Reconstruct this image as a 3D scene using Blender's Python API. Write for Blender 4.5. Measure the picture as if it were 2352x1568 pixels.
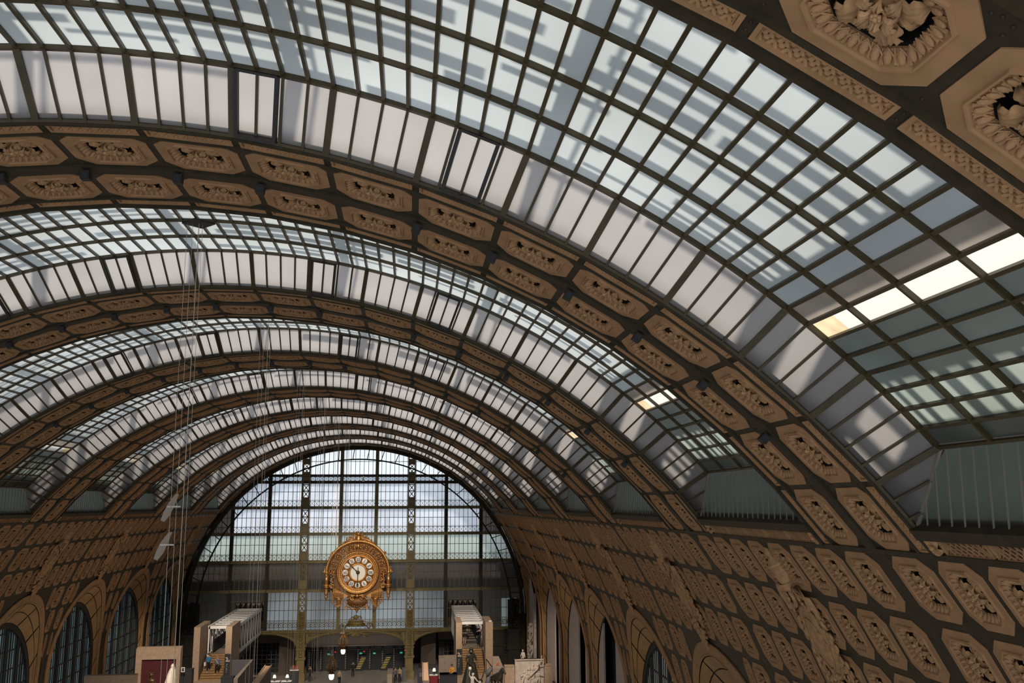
import bpy, math, random
from mathutils import Vector, Matrix
random.seed(7)
PI = math.pi
for o in list(bpy.data.objects): bpy.data.objects.remove(o)
scn = bpy.context.scene
COL = scn.collection

# ------------------------------------------------------------------ camera, sky, sun, exposure
F, YAW, PITCH, ROLL = 2125.71, 0.109094, 0.173366, -0.003572
ZC = 6.6                                   # height of the vault's axis above the entrance floor datum
CAM = Vector((6.059, 0.0, ZC + 12.998))
cam_data = bpy.data.cameras.new('camera')
cam = bpy.data.objects.new('camera', cam_data); COL.objects.link(cam)
fw = Vector((math.sin(YAW) * math.cos(PITCH), math.cos(YAW) * math.cos(PITCH), math.sin(PITCH)))
rt = Vector((math.cos(YAW), -math.sin(YAW), 0)); up = rt.cross(fw)
r2 = rt * math.cos(ROLL) + up * math.sin(ROLL); u2 = up * math.cos(ROLL) - rt * math.sin(ROLL)
m3 = Matrix((r2, u2, -fw)).transposed()
cam.matrix_world = Matrix.Translation(CAM) @ m3.to_4x4()
cam_data.sensor_width = 36.0
cam_data.lens = 36.0 * F / 2352.0
cam_data.clip_end = 1000
scn.camera = cam

world = bpy.data.worlds.new('sky'); scn.world = world; world.use_nodes = True
bg = world.node_tree.nodes['Background']
bg.inputs[0].default_value = (0.88, 0.94, 1.0, 1); bg.inputs[1].default_value = 1.15
sun_d = bpy.data.lights.new('sun', 'SUN'); sun_d.energy = 3.1; sun_d.angle = math.radians(4.0); sun_d.color = (1.0, 0.93, 0.82)
sun = bpy.data.objects.new('sun', sun_d); COL.objects.link(sun)
sun.location = (20, 40, 80)
sun.rotation_euler = Vector((-0.28, -0.42, -1.0)).to_track_quat('-Z', 'Y').to_euler()
scn.view_settings.view_transform = 'Standard'; scn.view_settings.look = 'None'
scn.view_settings.exposure = 0.0; scn.view_settings.gamma = 1.0
scn.view_settings.use_curve_mapping = False
scn.cycles.max_bounces = 7; scn.cycles.diffuse_bounces = 4; scn.cycles.transparent_max_bounces = 8
scn.cycles.use_denoising = True
scn.cycles.sample_clamp_indirect = 4.0

def area(name, loc, rot, sx, sy, power, col):
    l = bpy.data.lights.new(name, 'AREA'); l.shape = 'RECTANGLE'; l.size = sx; l.size_y = sy; l.energy = power; l.color = col
    o = bpy.data.objects.new(name, l); COL.objects.link(o); o.location = loc; o.rotation_euler = rot
    return o
# unseen warm area lights added as gallery lighting from below, to brighten the vault
UP = []
for yy in (24, 50, 78):
    for xx in (-13, 13):
        UP.append(area('gallery_fill_light', (xx, yy, 1.2), (PI, 0, 0), 6, 22, {24: 115, 50: 240, 78: 380}[yy] * (1.0 if xx > 0 else 1.35), (1.0, 0.80, 0.58)))

def spot(name, loc, target, power, ang, col):
    l = bpy.data.lights.new(name, 'SPOT'); l.energy = power; l.spot_size = ang; l.spot_blend = 0.5; l.shadow_soft_size = 0.3; l.color = col
    o = bpy.data.objects.new(name, l); COL.objects.link(o); o.location = loc
    o.rotation_euler = (Vector(target) - Vector(loc)).to_track_quat('-Z', 'Y').to_euler(); return o
for xx in (-7, 7): spot('arch_spot', (xx, 84.5, 24.6), (0.1, 113, 11.5), 5200, 0.32, (1.0, 0.83, 0.6))     # lamps on the arches trained on the clock
for xx in (-10, 10): spot('arch_spot', (xx, 70.5, 23.0), (xx*0.4, 114, 5.5), 17000, 0.60, (1.0, 0.86, 0.66))
for xx in (-13.5, 13.5): spot('arch_spot', (xx*0.8, 70.0, 22.5), (xx, 95, 3.5), 24000, 0.62, (1.0, 0.84, 0.66))     # lamps on the arches over the two stair terraces
spot('arch_spot', (2.0, 71.0, 25.5), (0, 104, 0), 16000, 0.5, (1.0, 0.86, 0.7))
area('hall_fill_light', (0, 117, 4.6), (0, 0, 0), 10, 2, 26, (1.0, 0.9, 0.78))  # unseen area lights added to brighten the entrance hall
for xx in (-13, 13): area('hall_fill_light', (xx, 117.2, 4.7), (0, 0, 0), 5, 2, 8, (1.0, 0.9, 0.78))
# ------------------------------------------------------------------ numbers of the vault
R, R2, DL = 20.0, 20.97, 0.0883605
D, HW, SK = 13.295, 2.45, 1.018
def YC(k): return 19.40 + (k - 1) * D      # centre of coffered arch k (k = 0 is the one over the viewer)
def P(j, y, r=R): return Vector((r * math.sin(j * DL), y, ZC + r * math.cos(j * DL)))
def project(p):
    d = Vector(p) - CAM; z = d.dot(fw)
    if z < 0.3: return None
    return 1176 + F * d.dot(r2) / z, 784 - F * d.dot(u2) / z, z
def seen(p, m=150):
    q = project(p)
    return q is not None and -m < q[0] < 2352 + m and -m < q[1] < 1568 + m
def wx(z):                                  # |x| of the hall's side surface at height z
    h = z - ZC
    return math.sqrt(max(R * R - h * h, 0)) if h > 0 else R

# ------------------------------------------------------------------ materials
def mat(name, col, rough=0.6, metal=0.0, var=0.0, scale=3.0, bump=0.0, bscale=20.0, emit=None, spec=0.5, stretch=None):
    m = bpy.data.materials.new(name); m.use_nodes = True; nt = m.node_tree; b = nt.nodes['Principled BSDF']
    b.inputs['Base Color'].default_value = (*col, 1); b.inputs['Roughness'].default_value = rough; b.inputs['Metallic'].default_value = metal
    b.inputs['Specular IOR Level'].default_value = spec
    tc = nt.nodes.new('ShaderNodeTexCoord'); src = tc.outputs['Object']
    if stretch:
        mp = nt.nodes.new('ShaderNodeMapping'); mp.inputs['Scale'].default_value = stretch
        nt.links.new(src, mp.inputs[0]); src = mp.outputs[0]
    if var:
        n = nt.nodes.new('ShaderNodeTexNoise'); n.inputs['Scale'].default_value = scale; n.inputs['Detail'].default_value = 5
        r = nt.nodes.new('ShaderNodeValToRGB'); c = r.color_ramp
        c.elements[0].position = 0.3; c.elements[1].position = 0.7
        c.elements[0].color = (*[x * (1 - var) for x in col], 1); c.elements[1].color = (*[min(1, x * (1 + var)) for x in col], 1)
        nt.links.new(src, n.inputs['Vector']); nt.links.new(n.outputs['Fac'], r.inputs[0]); nt.links.new(r.outputs[0], b.inputs['Base Color'])
    if bump:
        n2 = nt.nodes.new('ShaderNodeTexNoise'); n2.inputs['Scale'].default_value = bscale; n2.inputs['Detail'].default_value = 6
        bp = nt.nodes.new('ShaderNodeBump'); bp.inputs['Strength'].default_value = bump
        nt.links.new(src, n2.inputs['Vector']); nt.links.new(n2.outputs['Fac'], bp.inputs['Height']); nt.links.new(bp.outputs[0], b.inputs['Normal'])
    if emit:
        b.inputs['Emission Color'].default_value = (*emit[0], 1); b.inputs['Emission Strength'].default_value = emit[1]
    return m

def glass(name, col, rough=0.35, gloss=0.06, var=0.12, scale=0.9, ribs=0.0, dirt=0.0, clear=0.0):
    """frosted ribbed pane: lets light through diffusely, with a faint sheen and uneven tone for soiling and painted glows"""
    m = bpy.data.materials.new(name); m.use_nodes = True; nt = m.node_tree; nt.nodes.clear()
    out = nt.nodes.new('ShaderNodeOutputMaterial'); mix = nt.nodes.new('ShaderNodeMixShader'); mix.inputs[0].default_value = gloss
    t = nt.nodes.new('ShaderNodeBsdfTranslucent'); g = nt.nodes.new('ShaderNodeBsdfGlossy'); g.inputs['Roughness'].default_value = rough
    tc = nt.nodes.new('ShaderNodeTexCoord'); oi = nt.nodes.new('ShaderNodeObjectInfo')
    ad = nt.nodes.new('ShaderNodeVectorMath'); ad.operation = 'ADD'
    sc = nt.nodes.new('ShaderNodeMath'); sc.operation = 'MULTIPLY'; sc.inputs[1].default_value = 40.0
    nt.links.new(oi.outputs['Random'], sc.inputs[0]); nt.links.new(tc.outputs['Object'], ad.inputs[0]); nt.links.new(sc.outputs[0], ad.inputs[1])
    n = nt.nodes.new('ShaderNodeTexNoise'); n.inputs['Scale'].default_value = scale; n.inputs['Detail'].default_value = 3
    r = nt.nodes.new('ShaderNodeValToRGB'); c = r.color_ramp; c.elements[0].position = 0.25; c.elements[1].position = 0.75
    c.elements[0].color = (*[x * (1 - var) for x in col], 1); c.elements[1].color = (*[min(1, x * (1 + var)) for x in col], 1)
    if dirt:
        e = c.elements.new(0.12); e.color = (*[x * (1 - dirt) for x in col], 1)
    nt.links.new(ad.outputs[0], n.inputs['Vector']); nt.links.new(n.outputs['Fac'], r.inputs[0]); nt.links.new(r.outputs[0], t.inputs[0])
    nt.links.new(t.outputs[0], mix.inputs[1]); nt.links.new(g.outputs[0], mix.inputs[2]); nt.links.new(mix.outputs[0], out.inputs[0])
    g.inputs['Color'].default_value = (0.8, 0.8, 0.8, 1)
    if clear:
        tp = nt.nodes.new('ShaderNodeBsdfTransparent'); m2 = nt.nodes.new('ShaderNodeMixShader'); m2.inputs[0].default_value = clear
        nt.links.new(mix.outputs[0], m2.inputs[1]); nt.links.new(tp.outputs[0], m2.inputs[2]); nt.links.new(m2.outputs[0], out.inputs[0])
    if ribs:
        w = nt.nodes.new('ShaderNodeTexNoise'); w.inputs['Scale'].default_value = 35; bp = nt.nodes.new('ShaderNodeBump'); bp.inputs['Strength'].default_value = ribs
        nt.links.new(tc.outputs['Object'], w.inputs['Vector']); nt.links.new(w.outputs['Fac'], bp.inputs['Height'])
        nt.links.new(bp.outputs[0], g.inputs['Normal']); nt.links.new(bp.outputs[0], t.inputs['Normal'])
    return m

MT = dict(
 iron=mat('olive_brown_iron', (0.036, 0.028, 0.016), 0.6, 0.0, 0.25, 4.0, 0.12, 30, None, 0.25),
 bar=mat('glazing_iron', (0.05, 0.036, 0.013), 0.45, 0.0, 0.2, 3.0),
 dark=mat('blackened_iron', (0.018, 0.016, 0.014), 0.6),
 black=mat('black_void_cloth', (0.004, 0.004, 0.005), 0.9),
 plaster=mat('tan_plaster', (0.34, 0.185, 0.085), 0.8, 0, 0.16, 2.2, 0.1, 40),
 plaster2=mat('ochre_plaster', (0.34, 0.20, 0.085), 0.8, 0, 0.15, 1.2, 0.1, 30),
 ornament=mat('pale_cast_ornament', (0.40, 0.225, 0.105), 0.75, 0, 0.25, 6.0, 0.15, 40),
 gold=mat('gilded_bronze', (0.56, 0.29, 0.10), 0.36, 0.75, 0.4, 9.0),
 golddk=mat('shadowed_bronze', (0.16, 0.075, 0.025), 0.5, 0.5, 0.3, 8.0),  # darker copy of the gilding, shade put into its colour
 enamel=mat('white_enamel', (0.85, 0.83, 0.80), 0.3),
 navy=mat('navy_enamel', (0.02, 0.03, 0.10), 0.4),
 olive=mat('olive_painted_iron', (0.155, 0.115, 0.040), 0.5, 0, 0.2, 1.5, 0.1, 25),
 stone=mat('buff_limestone', (0.40, 0.29, 0.205), 0.85, 0, 0.14, 5.0, 0.15, 60),
 stonelt=mat('sunlit_coping_tone', (0.82, 0.54, 0.34), 0.85, 0, 0.1, 5.0),  # extra pale colour stands in for light falling on the copings
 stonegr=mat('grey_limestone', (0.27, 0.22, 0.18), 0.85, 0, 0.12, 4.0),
 white=mat('white_painted_steel', (0.78, 0.76, 0.76), 0.45),
 board=mat('grey_white_board', (0.44, 0.38, 0.36), 0.85, 0, 0.08, 2.0),
 cast=mat('old_plaster_cast', (0.50, 0.43, 0.38), 0.85, 0, 0.2, 3.0, 0.2, 30),
 marble=mat('white_marble', (0.72, 0.66, 0.58), 0.5, 0, 0.08, 4.0),
 bronze=mat('green_black_bronze', (0.045, 0.045, 0.033), 0.4, 0.4, 0.3, 8.0),
 brownbronze=mat('brown_bronze', (0.11, 0.065, 0.032), 0.35, 0.5, 0.3, 8.0),
 red=mat('dark_red_paint', (0.075, 0.008, 0.012), 0.7),
 redlt=mat('red_panel', (0.24, 0.02, 0.025), 0.6),
 wood=mat('oak_steps', (0.34, 0.20, 0.085), 0.55, 0, 0.2, 6.0),
 charcoal=mat('charcoal_panel', (0.022, 0.024, 0.032), 0.6),
 slate=mat('slate_blue_panel', (0.09, 0.09, 0.105), 0.7),
 floor=mat('pale_stone_floor', (0.33, 0.30, 0.28), 0.35, 0, 0.12, 1.5),
 darkwall=mat('dim_brown_wall', (0.085, 0.065, 0.055), 0.8, 0, 0.1, 1.0),
 soffit=mat('grey_painted_soffit', (0.36, 0.31, 0.28), 0.8),
 navyglass=mat('black_glass_doors', (0.006, 0.009, 0.012), 0.15),
 steel=mat('pale_steel_cable', (0.46, 0.40, 0.33), 0.5, 0.3),
 skin=mat('skin', (0.55, 0.33, 0.23), 0.6), hair=mat('dark_hair', (0.03, 0.02, 0.015), 0.7), haird=mat('grey_hair', (0.35, 0.33, 0.31), 0.7),
 cblue=mat('bright_blue_cloth', (0.02, 0.20, 0.42), 0.8), cblue2=mat('denim_blue_cloth', (0.08, 0.13, 0.26), 0.8), cdark=mat('black_cloth', (0.012, 0.012, 0.016), 0.9),
 cgrey=mat('grey_cloth', (0.10, 0.10, 0.11), 0.9), cyel=mat('yellow_cloth', (0.62, 0.27, 0.02), 0.8), cwhite=mat('white_cloth', (0.7, 0.68, 0.66), 0.8), cbeige=mat('beige_cloth', (0.32, 0.24, 0.18), 0.85),
 orange=mat('orange_red_paint', (0.40, 0.08, 0.03), 0.6),
 zinc=mat('weathered_roofing', (0.22, 0.185, 0.15), 0.7, 0.0),
 globe=mat('lit_opal_globe', (0.8, 0.78, 0.7), 0.3, emit=((1.0, 0.92, 0.74), 1.6)),
 shade=mat('lit_lamp_shade', (0.8, 0.76, 0.68), 0.6, emit=((1.0, 0.84, 0.62), 0.9)),
 exitg=mat('green_exit_sign', (0.0, 0.2, 0.1), 0.4, emit=((0.05, 0.75, 0.42), 0.45)),
 redlamp=mat('red_signal_lamp', (0.3, 0.0, 0.0), 0.4, emit=((0.9, 0.03, 0.05), 0.7)),
 lamplit=mat('lit_downlight', (0.8, 0.8, 0.8), 0.4, emit=((1.0, 0.95, 0.85), 2.0)),
 stepglow=mat('lit_stair_edge', (0.5, 0.4, 0.1), 0.5, emit=((1.0, 0.72, 0.16), 0.16)),
 bluescreen=mat('lit_blue_display', (0.1, 0.2, 0.5), 0.5, emit=((0.2, 0.4, 1.0), 0.6)),
 g_skirt=glass('frosted_skirt_glass', (0.375, 0.348, 0.34), 0.35, 0.10, 0.10, 0.5, 0.03, 0.3),
 g_barrel=glass('frosted_roof_glass', (0.445, 0.475, 0.48), 0.3, 0.05, 0.06, 0.4, 0.03),
 g_shaded=glass('roof_shaded_glass', (0.30, 0.26, 0.225), 0.3, 0.06, 0.3, 0.8),  # brown tone stands in for roof shade on this row
 g_dark=glass('grey_green_glass', (0.26, 0.29, 0.265), 0.25, 0.06, 0.15, 0.5),
 g_green=glass('pale_green_glass', (0.42, 0.48, 0.44), 0.3, 0.05, 0.25, 0.6),
 g_end=glass('dull_green_strip_glass', (0.36, 0.42, 0.36), 0.25, 0.08, 0.12, 0.4),
 g_clear=glass('clean_white_glass', (0.98, 0.96, 0.90), 0.2, 0.02, 0.02, 0.4),
 g_amber=glass('amber_glass', (0.95, 0.66, 0.42), 0.2, 0.02, 0.3, 1.6),
)

# ------------------------------------------------------------------ mesh building helpers
class MB:
    def __init__(s): s.v = []; s.f = []; s.mi = []; s.m = 0
    def add(s, vs, fs):
        b = len(s.v); s.v += [tuple(v) for v in vs]; s.f += [tuple(i + b for i in f) for f in fs]; s.mi += [s.m] * len(fs)
        return s
    def quad(s, *p): return s.add(p, [tuple(range(len(p)))])
    def box(s, a, b):
        (x0, y0, z0), (x1, y1, z1) = a, b
        return s.add([(x0,y0,z0),(x1,y0,z0),(x1,y1,z0),(x0,y1,z0),(x0,y0,z1),(x1,y0,z1),(x1,y1,z1),(x0,y1,z1)],
                     [(0,3,2,1),(4,5,6,7),(0,1,5,4),(1,2,6,5),(2,3,7,6),(3,0,4,7)])
    def hexa(s, p):                         # 8 corners, bottom loop then top loop
        return s.add(p, [(0,3,2,1),(4,5,6,7),(0,1,5,4),(1,2,6,5),(2,3,7,6),(3,0,4,7)])
    def bar(s, a, b, w, h, n):              # straight bar a-b, width w, depth h along the normal n
        a, b, n = Vector(a), Vector(b), Vector(n).normalized(); t = (b - a).normalized(); q = t.cross(n).normalized() * w / 2; n = n * h / 2
        return s.hexa([a-q-n, a+q-n, b+q-n, b-q-n, a-q+n, a+q+n, b+q+n, b-q+n])
    def tube(s, pts, r, n=6, close=False, flat=None):
        pts = [Vector(p) for p in pts]; N = len(pts); rr = r if isinstance(r, (list, tuple)) else [r] * N
        rows = []
        for i, p in enumerate(pts):
            if close: t = pts[(i+1) % N] - pts[i-1]
            else: t = pts[min(i+1, N-1)] - pts[max(i-1, 0)]
            t.normalize(); ref = Vector(flat) if flat else (Vector((0,0,1)) if abs(t.z) < 0.9 else Vector((1,0,0)))
            a = t.cross(ref).normalized(); b = a.cross(t)
            rows.append([p + (a * math.cos(2*PI*k/n) + b * math.sin(2*PI*k/n)) * rr[i] for k in range(n)])
        vs = [v for row in rows for v in row]; fs = []
        for i in range(N if close else N - 1):
            i2 = (i + 1) % N
            for k in range(n): fs.append((i*n+k, i*n+(k+1)%n, i2*n+(k+1)%n, i2*n+k))
        if not close: fs += [tuple(range(n))[::-1], tuple((N-1)*n+k for k in range(n))]
        return s.add(vs, fs)
    def lathe(s, prof, n=16, c=(0,0,0), axis='z', a0=0, a1=2*PI):
        full = abs(a1 - a0) > 6.28; m = n if full else n + 1; vs = []
        for k in range(m):
            a = a0 + (a1 - a0) * k / n
            for r, h in prof:
                x, y = r * math.cos(a), r * math.sin(a)
                vs.append((c[0]+x, c[1]+y, c[2]+h) if axis == 'z' else (c[0]+x, c[1]-h, c[2]+y))
        L = len(prof); fs = []
        for k in range(n):
            k2 = (k + 1) % m
            for i in range(L - 1): fs.append((k*L+i, k2*L+i, k2*L+i+1, k*L+i+1))
        return s.add(vs, fs)
    def ball(s, c, r, n=8, m=5):
        rx, ry, rz = r if isinstance(r, (list, tuple)) else (r, r, r)
        vs = [(c[0], c[1], c[2]-rz)]
        for i in range(1, m):
            a = -PI/2 + PI*i/m
            for k in range(n): vs.append((c[0]+rx*math.cos(a)*math.cos(2*PI*k/n), c[1]+ry*math.cos(a)*math.sin(2*PI*k/n), c[2]+rz*math.sin(a)))
        vs.append((c[0], c[1], c[2]+rz)); fs = []
        for k in range(n): fs.append((0, 1+(k+1)%n, 1+k))
        for i in range(m-2):
            for k in range(n): fs.append((1+i*n+k, 1+i*n+(k+1)%n, 1+(i+1)*n+(k+1)%n, 1+(i+1)*n+k))
        b = 1+(m-2)*n
        for k in range(n): fs.append((b+k, b+(k+1)%n, len(vs)-1))
        return s.add(vs, fs)
    def grid(s, fn, nu, nv):
        vs = [fn(i/nu, j/nv) for i in range(nu+1) for j in range(nv+1)]
        return s.add(vs, [(i*(nv+1)+j, (i+1)*(nv+1)+j, (i+1)*(nv+1)+j+1, i*(nv+1)+j+1) for i in range(nu) for j in range(nv)])
    def spiral(s, c, r, turns, th, ax=0, sgn=1, depth=0.0, n=26, ph=0.0, k=5):   # flat volute in the local xz plane (y = depth)
        pts = []
        for i in range(n+1):
            t = i / n; a = ph + sgn * turns * 2 * PI * t; q = r * (1 - 0.88 * t)
            pts.append((c[0] + q * math.cos(a), c[1] - depth * t, c[2] + q * math.sin(a)))
        return s.tube(pts, [th * (1 - 0.5 * i / n) for i in range(n+1)], k)
    def map(s, fn): s.v = [tuple(fn(Vector(v))) for v in s.v]; return s
    def mesh(s, name, mats, smooth=False):
        me = bpy.data.meshes.new(name); me.from_pydata(s.v, [], s.f)
        if not isinstance(mats, (list, tuple)): mats = [mats]
        for m in mats: me.materials.append(MT[m] if isinstance(m, str) else m)
        if len(mats) > 1:
            for p, k in zip(me.polygons, s.mi): p.material_index = k
        if smooth:
            for p in me.polygons: p.use_smooth = True
        me.update(); return me
    def obj(s, name, mats, parent=None, smooth=False, **kw): return link(name, s.mesh(name, mats, smooth), parent, **kw)

def link(name, data, parent=None, loc=None, rot=None, kind=None, label=None, scale=None):
    o = bpy.data.objects.new(name, data); COL.objects.link(o)
    if parent is not None: o.parent = parent
    if loc is not None: o.location = loc
    if rot is not None: o.rotation_euler = rot
    if scale is not None: o.scale = scale
    if kind: o['kind'] = kind
    if label: o['label'] = label
    return o
def tag(o, label, cat=None, group=None, kind=None):
    o['label'] = label
    if cat: o['category'] = cat
    if group: o['group'] = group
    if kind: o['kind'] = kind
    return o
def thing(name, loc, label, cat, group=None, rz=0.0):
    return tag(link(name, None, None, loc, (0, 0, rz)), label, cat, group)
def copy_tree(o, parent=None):
    c = o.copy(); COL.objects.link(c)
    if parent is not None: c.parent = parent
    for ch in list(o.children): copy_tree(ch, c)
    return c
ORD = ['first', 'second', 'third', 'fourth', 'fifth', 'sixth', 'seventh', 'eighth', 'ninth', 'tenth', 'eleventh', 'twelfth', 'thirteenth', 'fourteenth', 'fifteenth', 'sixteenth']

# ------------------------------------------------------------------ coffers, rosettes, braided panels (shared meshes)
def octa(i, z, a=0.81, b=0.78):
    sx, sy = (a - i) / a, (b - i) / b
    pts = [(0.50, 0.78), (0.81, 0.45), (0.81, -0.45), (0.50, -0.78), (-0.50, -0.78), (-0.81, -0.45), (-0.81, 0.45), (-0.50, 0.78)]
    return [(x * sx, y * sy, z) for x, y in pts]
def coffer_mesh(eggs=True):
    m = MB(); prof = [(0, 0.05), (0, -0.035), (0.19, -0.035), (0.20, -0.075), (0.225, -0.075), (0.24, -0.03), (0.37, 0.045), (0.37, 0.075), (0.37, 0.45)]
    rings = [octa(i, z) for i, z in prof]; vs = [p for r in rings for p in r]; fs = []
    for i in range(len(prof) - 2):
        for k in range(8): fs.append((i*8+k, i*8+(k+1) % 8, (i+1)*8+(k+1) % 8, (i+1)*8+k))
    m.add(vs, fs); m.m = 1; i = len(prof) - 2                              # the pocket behind the rosette is coloured dark in place of shade
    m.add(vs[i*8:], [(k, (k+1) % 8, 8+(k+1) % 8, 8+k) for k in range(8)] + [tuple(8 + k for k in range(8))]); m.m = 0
    if eggs:
        o = octa(0.32, 0.012)
        for k in range(8):
            a, b = Vector(o[k]), Vector(o[(k+1) % 8]); n = max(2, round((b - a).length / 0.125))
            for q in range(n):
                c = a.lerp(b, (q + 0.5) / n); rd = Vector((c.x, c.y, 0)).normalized(); e = MB(); e.ball((0, 0, 0), (0.070, 0.044, 0.045), 8, 5)
                e.map(lambda v: (c.x + rd.x*v.x - rd.y*v.y, c.y + rd.y*v.x + rd.x*v.y, c.z - 0.018 + v.z - 0.5*v.x)); m.add(e.v, e.f)
                tn = Vector((-rd.y, rd.x, 0)); m.tube([c + rd*0.075 + tn*0.055 + Vector((0,0,-0.05)), c + tn*0.060 + Vector((0,0,-0.015)), c - rd*0.075 + Vector((0,0,0.02)), c - tn*0.060 + Vector((0,0,-0.015)), c + rd*0.075 - tn*0.055 + Vector((0,0,-0.05))], 0.013, 4)
                d = a.lerp(b, q / n); dirv = Vector((-d.x, -d.y, 0)).normalized() * 0.07
                m.tube([d - dirv + Vector((0,0,-0.05)), d + dirv + Vector((0,0,0.03))], [0.02, 0.008], 4)
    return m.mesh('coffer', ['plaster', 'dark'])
def leaf(m, ang, r0, L, W, z0, lift, curl, nu=6, nv=4, lobes=3.0):
    """an acanthus leaf: channelled midrib, scalloped edge, tip arching towards the viewer and rolling back"""
    ca, sa = math.cos(ang), math.sin(ang)
    def fn(u, v):
        v = v * 2 - 1
        env = math.sin(PI * (0.14 + 0.74 * u)) ** 0.6 * (1 - 0.5 * max(0, u - 0.75) / 0.25)
        w = W * env * (0.62 + 0.46 * abs(math.sin(PI * lobes * u + 0.5)))
        r = r0 + L * (u - curl * max(0, u - 0.8) ** 2) + 0.04 * L * math.cos(v * 3 * PI) * u
        z = z0 - lift * math.sin(PI * min(1, 0.05 + u * 0.72)) ** 1.3 + 0.045 * max(0, abs(v) - 0.55) + 0.016 * math.cos(v * 5 * PI) * (0.4 + 0.6 * u) - 0.03 * (1 - abs(v)) * (abs(v) > 0.12) + (0.06 * max(0, u - 0.8) / 0.2)
        t = v * w
        return (r * ca - t * sa, r * sa + t * ca, z)
    m.grid(fn, nu, nv)
def rosette_mesh(hi=True):
    m = MB(); nu, nv = (15, 10) if hi else (6, 4)
    for k in range(8):
        big = k % 2 == 1
        leaf(m, 2*PI*k/8, 0.09, 0.37 if big else 0.31, 0.155 if big else 0.11, 0.14 if big else 0.19, 0.15 if big else 0.12, 0.6, nu, nv)
    for k in range(4): leaf(m, 2*PI*k/4 + 0.39, 0.05, 0.21, 0.085, 0.06, 0.12, 0.6, nu, nv)
    for k in range(4): leaf(m, 2*PI*(k+0.5)/4 + 0.39, 0.04, 0.14, 0.06, 0.0, 0.08, 0.5, max(3, nu-4), max(2, nv-2), 2.0)
    m.lathe([(0.0, 0.335), (0.14, 0.335), (0.14, 0.1), (0.08, -0.02)], 10)
    if hi:
        m.tube([(0.085*math.cos(q*PI/8), 0.085*math.sin(q*PI/8), -0.02) for q in range(16)], 0.022, 6, True)
        for k in range(6): m.ball((0.035*math.cos(k*PI/3), 0.035*math.sin(k*PI/3), -0.055), 0.024, 6, 4)
        m.ball((0, 0, -0.075), 0.026, 6, 4)
    else: m.ball((0, 0, -0.05), 0.055, 6, 4)
    return m.mesh('rosette', 'ornament', True)
def braid_mesh(hi=True, L=0.81, H=0.175, mname='plaster'):
    m = MB(); f = 0.055
    m.m = 1; m.box((-L, -H, 0.10), (L, H, 0.14)); m.m = 0                                   # recessed ground, dark colour standing in for its shade
    for y0, y1 in ((-H, -H+f), (H-f, H)): m.box((-L, y0, -0.04), (L, y1, 0.10))
    for x0, x1 in ((-L, -L+f), (L-f, L)): m.box((x0, -H+f, -0.04), (x1, H-f, 0.10))
    hb = H - f; x0, x1 = -L + f, L - f; n = 17 if hi else 7; sp = (x1 - x0) / n; w = 0.27 * sp if hi else 0.22 * sp; K = 4
    for fam in (-1, 1):
        for i in range(-1, n + 1):
            cx = x0 + (i + 0.5) * sp; row = []
            for q in range(K + 1):
                t = q / K; x = cx + fam * (t - 0.5) * 2.0 * sp; y = -hb + 2 * hb * t
                xc = max(x0, min(x1, x)); z = 0.012 + 0.02 * fam * math.cos(PI * (q + i))
                row.append((xc, y, z))
            vs = []
            for (x, y, z) in row:
                xa, xb = max(x0, min(x1, x - w)), max(x0, min(x1, x + w))
                vs += [(xa, y, z + 0.03), (xa, y, z), ((xa + xb) / 2, y, z - 0.012), (xb, y, z), (xb, y, z + 0.03)]
            m.add(vs, [(q*5+e, q*5+e+1, (q+1)*5+e+1, (q+1)*5+e) for q in range(K) for e in range(4)])
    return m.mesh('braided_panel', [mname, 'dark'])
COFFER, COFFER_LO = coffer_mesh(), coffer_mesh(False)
ROSE, ROSE_LO = rosette_mesh(), rosette_mesh(False)
BRAID, BRAID_LO = braid_mesh(), braid_mesh(False)

def on_vault(name, data, parent, j, y, r=R, **kw):
    th = j * DL                                                            # parent sits on the vault axis
    return link(name, data, parent, (r * math.sin(th), y, r * math.cos(th)), (0, th, 0), **kw)
def cell(m, pt, u0, u1, y0, y1, uc, yc, su, sy):
    """plate between a rectangle and its octagonal opening"""
    o = [pt(uc + p[0] * su, yc + p[1] * sy) for p in octa(0.0, 0)]
    c = [pt(u1, y1), pt(u1, y0), pt(u0, y0), pt(u0, y1)]
    m.add(o + c, [(0, 1, 8), (8, 1, 2, 9), (9, 2, 3), (9, 3, 4, 10), (10, 4, 5), (10, 5, 6, 11), (11, 6, 7), (11, 7, 0, 8)])
ARC = R * DL                                                               # arc length of one coffer pitch
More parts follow.
